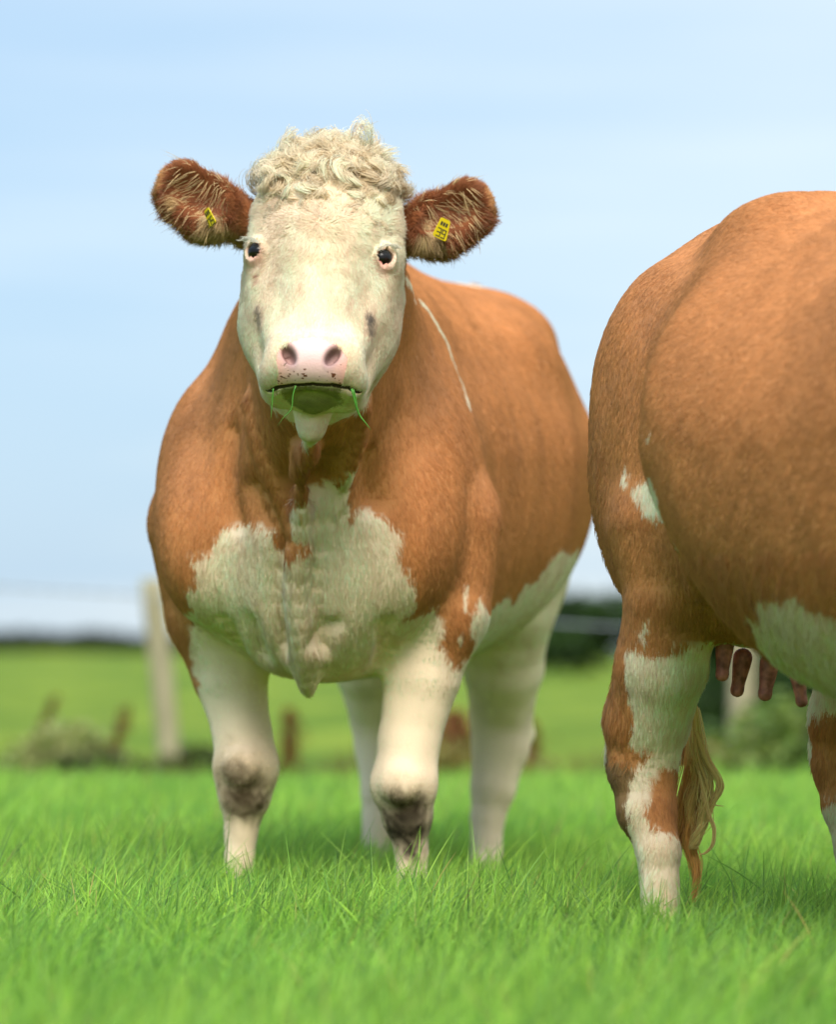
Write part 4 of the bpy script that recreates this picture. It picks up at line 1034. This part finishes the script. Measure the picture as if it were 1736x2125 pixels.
# ------------------------------------------------------------------ leafy things: crowns of many small leaves
M_leaf = vcol_mat('leaves', .6, .3)
def leaf_cloud(centers, radii, n, size, cols, seedn, flat=.0):
    """leaves over a set of lumps, with gaps"""
    k = rng.choice(len(centers), n, p=(np.array(radii) ** 2).sum(1) / (np.array(radii) ** 2).sum())
    d = norm(rng.normal(0, 1, (n, 3))); rad_ = rng.random(n) ** .35
    P = np.array(centers)[k] + d * np.array(radii)[k] * rad_[:, None]
    keep = noise(P, 3.0 / max(np.mean(radii), .05) * .5, seedn) > -.35; P, d = P[keep], d[keep]; n = len(P)
    a = norm(rng.normal(0, 1, (n, 3)) + d * .6); b = norm(np.cross(a, rng.normal(0, 1, (n, 3)))); s = size * rng.uniform(.6, 1.4, n)[:, None]
    V = np.stack([P - a * s, P + b * s * .45, P + a * s, P - b * s * .45], 1).reshape(-1, 3)
    F = np.arange(n * 4).reshape(-1, 4)
    mix_ = np.clip(.5 + .5 * noise(P, 4, seedn + 3) + rng.normal(0, .2, n), 0, 1)[:, None]
    c = (cols[0] * (1 - mix_) + cols[1] * mix_) * (1 + rng.normal(0, .12, n))[:, None]
    return V, F, np.repeat(np.clip(c, .005, .9), 4, 0)
M_bark = noise_mat('bark', (.06, .045, .03), (.12, .095, .07), 12, .9, .5)
def limbs(name, segs, parent, mat):
    V, F = [], []
    for a, b, ra, rb in segs:
        a, b = np.array(a, float), np.array(b, float); d = norm(b - a); e = norm(np.cross(d, [.3, .9, .1])); f = np.cross(d, e); o = len(V)
        for p_, r_ in ((a, ra), (b, rb)):
            for i in range(8): q = i / 8 * 6.283; V.append(p_ + e * r_ * math.cos(q) + f * r_ * math.sin(q))
        for i in range(8): j = (i + 1) % 8; F.append((o + i, o + j, o + 8 + j, o + 8 + i))
    return mesh_from(name, V, F, mat, parent)
def bush(x, y, r, h_, label, cat, group, cols, n=5000, leaf=.06, name='bush'):
    root = bpy.data.objects.new(name, None); COL.objects.link(root); root.location = (x, y, float(ground_z(x, y))); tag(root, label, cat, group)
    cs = [(rng.uniform(-.6, .6) * r, rng.uniform(-.5, .5) * r, rng.uniform(.28, .75) * h_) for _ in range(9)] + [(0, 0, h_ * .72), (0, 0, h_ * .35)]
    rs = [(r * .5, r * .5, h_ * .25)] * 9 + [(r * .5, r * .45, h_ * .28), (r * .8, r * .6, h_ * .35)]
    V, F, c = leaf_cloud(cs, rs, n, leaf, cols, int(x * 7) % 50)
    mesh_from('foliage', V, F, M_leaf, root, c, False)
    limbs('stem', [((0, 0, -.1), (0, 0, h_ * .4), r * .06, r * .04)] + [((0, 0, h_ * .2), q, r * .035, r * .012) for q in cs[:7]], root, M_bark)
def wire(name, pts, r, label):
    segs = []
    for a, b in zip(pts[:-1], pts[1:]):
        a, b = np.array(a, float), np.array(b, float); segs.append((a, b, r, r)); nb_ = int(np.linalg.norm(b - a) / .15)
        for i in range(nb_):
            c = a + (b - a) * i / nb_
            for dv in ((0, .018, .014), (0, -.014, .018)): segs.append((c - np.array(dv), c + np.array(dv), r * .6, r * .6))
    return tag(limbs(name, segs, None, M_wire), label, 'wire')
pL = (wx(324, 22.5), 22.45); pR = (wx(1534, 20.5), 20.45)
zt = 1.00
wire('barbed_wire', [(-14, 22.9, 1.20), (wx(0, 22.6), 22.6, CAMZ + 132 / FPX * 22.6), (pL[0], 22.44, CAMZ + 112 / FPX * 22.5), (pR[0], 20.42, .72), (12, 18.0, .9)], .006, 'thin barbed wire strung along the fence, showing as a faint line against the sky')

DK = (lin(20, 38, 10), lin(52, 78, 22)); MD = (lin(60, 88, 26), lin(118, 130, 52))
for x, y, r, h_, lb in ((2.45, 27.5, .95, 1.5, 'dark bush between the tail and the belly of the flank-on cow, behind the pale post'), (3.4, 26.4, 1.0, 1.8, 'dark bush under the belly of the flank-on cow, right of the pale post'),
                        (4.9, 27.8, 1.0, 1.9, 'dark tall bush at the far right beyond the flank-on cow'), (6.6, 28.4, 1.2, 2.1, 'dark bush at the far end of the row, beyond the frame edge')):
    bush(x, y, r, h_, lb, 'bush', 'dark bushes beyond the fence', DK, 6000, .055)
for x, y, r, h_, lb in ((3.1, 78.0, 1.5, 1.65, 'distant dark tree on the skyline in the gap between the two cows'), (5.9, 80.0, 2.2, 2.6, 'distant dark tree on the skyline hidden mostly behind the flank-on cow'), (9.5, 80.0, 2.4, 3.2, 'distant dark tree on the skyline at the far right')):
    bush(x, y, r, h_, lb, 'tree', 'dark trees on the skyline', DK, 6000, .12, 'round_tree')
# hedge along the far crest
cs = [(-34 + i * .9, 148 + .6 * math.sin(i * 1.7), .86 + .06 * math.sin(i * .9)) for i in range(36)]
rs = [(.8, .6, (.60 if i < 20 else .45) * (1 + .35 * math.sin(i * 2.3) ** 2) * np.interp(i, [0, 22, 35], [1.3, 1, .7])) for i in range(36)]
V, F, c = leaf_cloud(cs, rs, 42000, .13, (lin(18, 28, 12), lin(44, 54, 26)), 9)
tag(mesh_from('hedge', V, F, M_leaf, None, c, False), 'low dark hedge running along the top of the far field', 'hedge')

# dock and sorrel stalks along the fence
M_seed = vcol_mat('dry_seed_heads', .8, .1)
def dock(px0, px1, Y, thick, label, cols, n=500, leafy=0):
    root = bpy.data.objects.new('dock_plant', None); COL.objects.link(root)
    x0, x1 = wx(px0[0], Y), wx(px1[0], Y); z1 = CAMZ + (HORIZON - px1[1]) / FPX * Y; z0 = float(ground_z(x0, Y))
    root.location = (x0, Y, z0); tag(root, label, 'weed', 'wild plants standing along the fence')
    top = np.array([x1 - x0, 0, z1 - z0])
    pts = [top * np.array([t ** .8 if abs(top[0]) > .1 else t, 1, t]) for t in np.linspace(0, 1, 7)]
    segs = [(a, b, .006, .005) for a, b in zip(pts[:-1], pts[1:])]
    for t in (.45, .55, .65, .75):
        p_ = top * t; segs.append((p_, p_ + np.array([rng.uniform(-.06, .06), rng.uniform(-.05, .05), .10]), .004, .002))
    limbs('stalk', segs, root, M_bark)
    t = rng.uniform(.30, 1.0, n); c = np.stack([np.interp(t, np.linspace(0, 1, 7), np.array(pts)[:, i]) for i in range(3)], 1)
    c = c + rng.normal(0, 1, (n, 3)) * thick * np.array([1, 1, .6]) * np.interp(t, [.3, .45, .62, .8, 1], [.45, .9, .6, 1.1, .3])[:, None]
    c[:, 0] += .035 * np.sin(t * 3.1 + x0)
    q_ = np.linspace(.30, 1, 90); c = np.vstack([c, np.stack([np.interp(q_, np.linspace(0, 1, 7), np.array(pts)[:, i]) for i in range(3)], 1)]); n = len(c)
    a = norm(rng.normal(0, 1, (n, 3))); b = norm(np.cross(a, rng.normal(0, 1, (n, 3)))); s = rng.uniform(.009, .016, n)[:, None]
    V = np.stack([c - a * s, c + b * s, c + a * s, c - b * s], 1).reshape(-1, 3)
    kc = rng.random(n)[:, None]; cc = np.repeat(cols[0] * (1 - kc) + cols[1] * kc, 4, 0)
    tag(mesh_from('seed_head', V, np.arange(n * 4).reshape(-1, 4), M_seed, root, cc, False), kind='stuff')
# rough growth on the bank along the fence
n_ = 16000; gx = rng.uniform(-6, 7, n_); gy = 18.3 + rng.random(n_) ** 1.2 * 3.2; hh = .15 + .26 * np.clip(fbm(np.stack([gx, gy * .6, gx * 0], 1), 1.6, 77) + .25, 0, 1) * rng.random(n_)
P_ = np.stack([gx, gy, ground_z(gx, gy)], 1); t_ = np.linspace(0, 1, 5); dd_ = np.stack([rng.normal(.02, .05, n_), rng.normal(0, .04, n_), hh * 1.5], 1)
pts_ = P_[:, None] + dd_[:, None] * t_[None, :, None] + np.array([0, 0, -.06])[None, None] * (t_ ** 2.5)[None, :, None]
kk_ = np.clip(.45 + .6 * fbm(P_, 1.3, 88) + rng.normal(0, .2, n_), 0, 1)[:, None]
tag(curves_obj('rough_grass', pts_, np.tile(.0045 * np.array([1, 1, .8, .5, .1]), (n_, 1)), (lin(74, 92, 30) * (1 - kk_) + lin(140, 112, 64) * kk_), norm(rng.normal(0, .4, (n_, 3)) + [0, -.4, .8]), M_grass), 'rough unmown growth on the bank along the fence', 'grass', kind='stuff')
BR = (lin(78, 48, 22), lin(124, 82, 44))
dock((15, 1620), (108, 1445), 20.5, .017, 'brown dock stalk leaning right at the left edge of the field', BR, 240)
dock((195, 1620), (255, 1465), 20.0, .018, 'brown dock stalk with a nodding top, left of the leaning post', BR, 220)
dock((590, 1620), (592, 1475), 20.5, .035, 'brown dock seed head close beside the foreleg with the paler knee smudge', BR, 500)
dock((925, 1640), (940, 1480), 18.8, .05, 'thick reddish brown dock plant between the cow\'s near foreleg and hind leg', (lin(98, 56, 34), lin(140, 96, 60)), 1500)
dock((1085, 1620), (1105, 1495), 20.0, .035, 'brown dock seed head right of the white faced cow\'s hind leg', BR, 500)
dock((1500, 1640), (1500, 1540), 20.0, .05, 'pinkish brown weed at the left foot of the post beyond the teats', (lin(120, 84, 56), lin(170, 130, 96)), 600)
dock((1580, 1640), (1572, 1525), 20.3, .04, 'pinkish weed head at the right of the post beyond the teats', (lin(150, 110, 76), lin(190, 150, 110)), 600)
for (px, py, Yd, r, h_, lb) in ((150, 1560, 20.2, .30, .30, 'pale tangled weed clump between the two left dock stalks'), (230, 1590, 19.6, .25, .20, 'dark green weed clump at the foot of the second dock stalk'), (420, 1580, 21.0, .28, .22, 'dark green weed clump right of the leaning post'),
                                (960, 1640, 18.6, .35, .22, 'brownish weed clump behind the white faced cow between its legs'), (1150, 1645, 18.8, .30, .12, 'low brown weed clump in the gap between the two cows'), (1650, 1650, 18.5, .5, .36, 'yellow green weed clump right of the post, under the belly')):
    cl_ = MD if px != 150 else (lin(110, 116, 60), lin(160, 160, 96))
    if px in (230, 420): cl_ = (lin(38, 50, 14), lin(74, 82, 28))
    if px in (960, 1150): cl_ = (lin(110, 84, 40), lin(120, 120, 50))
    bush(wx(px, Yd), Yd, r * 1.35, h_ * 1.7, lb, 'weed', 'wild plants standing along the fence', cl_, 2600, .034, 'weed_clump')
# boulder
me = sphere_mesh((0, 0, 0), (1, 1, 1), 40)
for v in me.vertices:
    q = np.array([v.co]) ; f = 1 + .25 * fbm(q, 1.3, 5)[0] + .06 * fbm(q, 5, 6)[0]
    v.co = Vector((v.co.x * .62 * f, v.co.y * .4 * f, v.co.z * .20 * f))
o = link('boulder', me, noise_mat('lichened_rock', tuple(lin(84, 88, 58)), tuple(lin(112, 112, 78)), 6, .9, .6)); o.location = (wx(1705, 23.5), 23.5, float(ground_z(2.4, 23.5)) + .10)
tag(o, 'grey green boulder beyond the weeds, under the belly of the flank-on cow', 'rock')

# grass blades hanging from the chewing mouth
M_blade = plain_mat('fresh_grass_blade', tuple(lin(70, 130, 30)), .5, .4)
def blade(px, Y, w, label):
    P = [wpx(x, y, Y) for x, y in px]; t = np.linspace(0, 1, 12); tt = np.linspace(0, 1, len(P)); P = np.array(P)
    g = np.stack([np.interp(t, tt, P[:, i]) for i in range(3)], 1)
    for _ in range(2): g[1:-1] = (g[:-2] + 2 * g[1:-1] + g[2:]) / 4
    V, F = [], []
    for i, q in enumerate(g):
        d = norm(g[min(i + 1, 11)] - g[max(i - 1, 0)]); sd = norm(np.cross(d, [0, 1, 0])); ww = w * (1 - (t[i] ** 2) * .9)
        V += [q - sd * ww, q + np.array([0, -.0008, 0]) , q + sd * ww, q + np.array([0, .0006, 0])]
    for i in range(11):
        for j in range(4): F.append((i * 4 + j, i * 4 + (j + 1) % 4, i * 4 + 4 + (j + 1) % 4, i * 4 + 4 + j))
    F += [(3, 2, 1, 0), (44, 45, 46, 47)]
    tag(mesh_from('grass_blade', V, F, M_blade), label, 'grass blade', 'grass blades in the cow\'s mouth')
blade([(567, 806), (565, 830), (562, 872)], 7.005, .0014, 'short green blade hanging straight down from the mouth corner under the left ear')
blade([(614, 800), (606, 822), (608, 850), (590, 862), (576, 884)], 6.985, .0012, 'thin green blade slanting down to the left from the chewing lip')
blade([(730, 806), (738, 835), (745, 862), (757, 874), (770, 892)], 7.0, .0022, 'longest green blade, kinked and hanging at the mouth corner by the brown neck')
blade([(734, 808), (740, 830), (742, 850), (747, 862)], 6.997, .0012, 'short green blade lying beside the longest kinked one')
print('all done', round(time.time() - T0, 1))
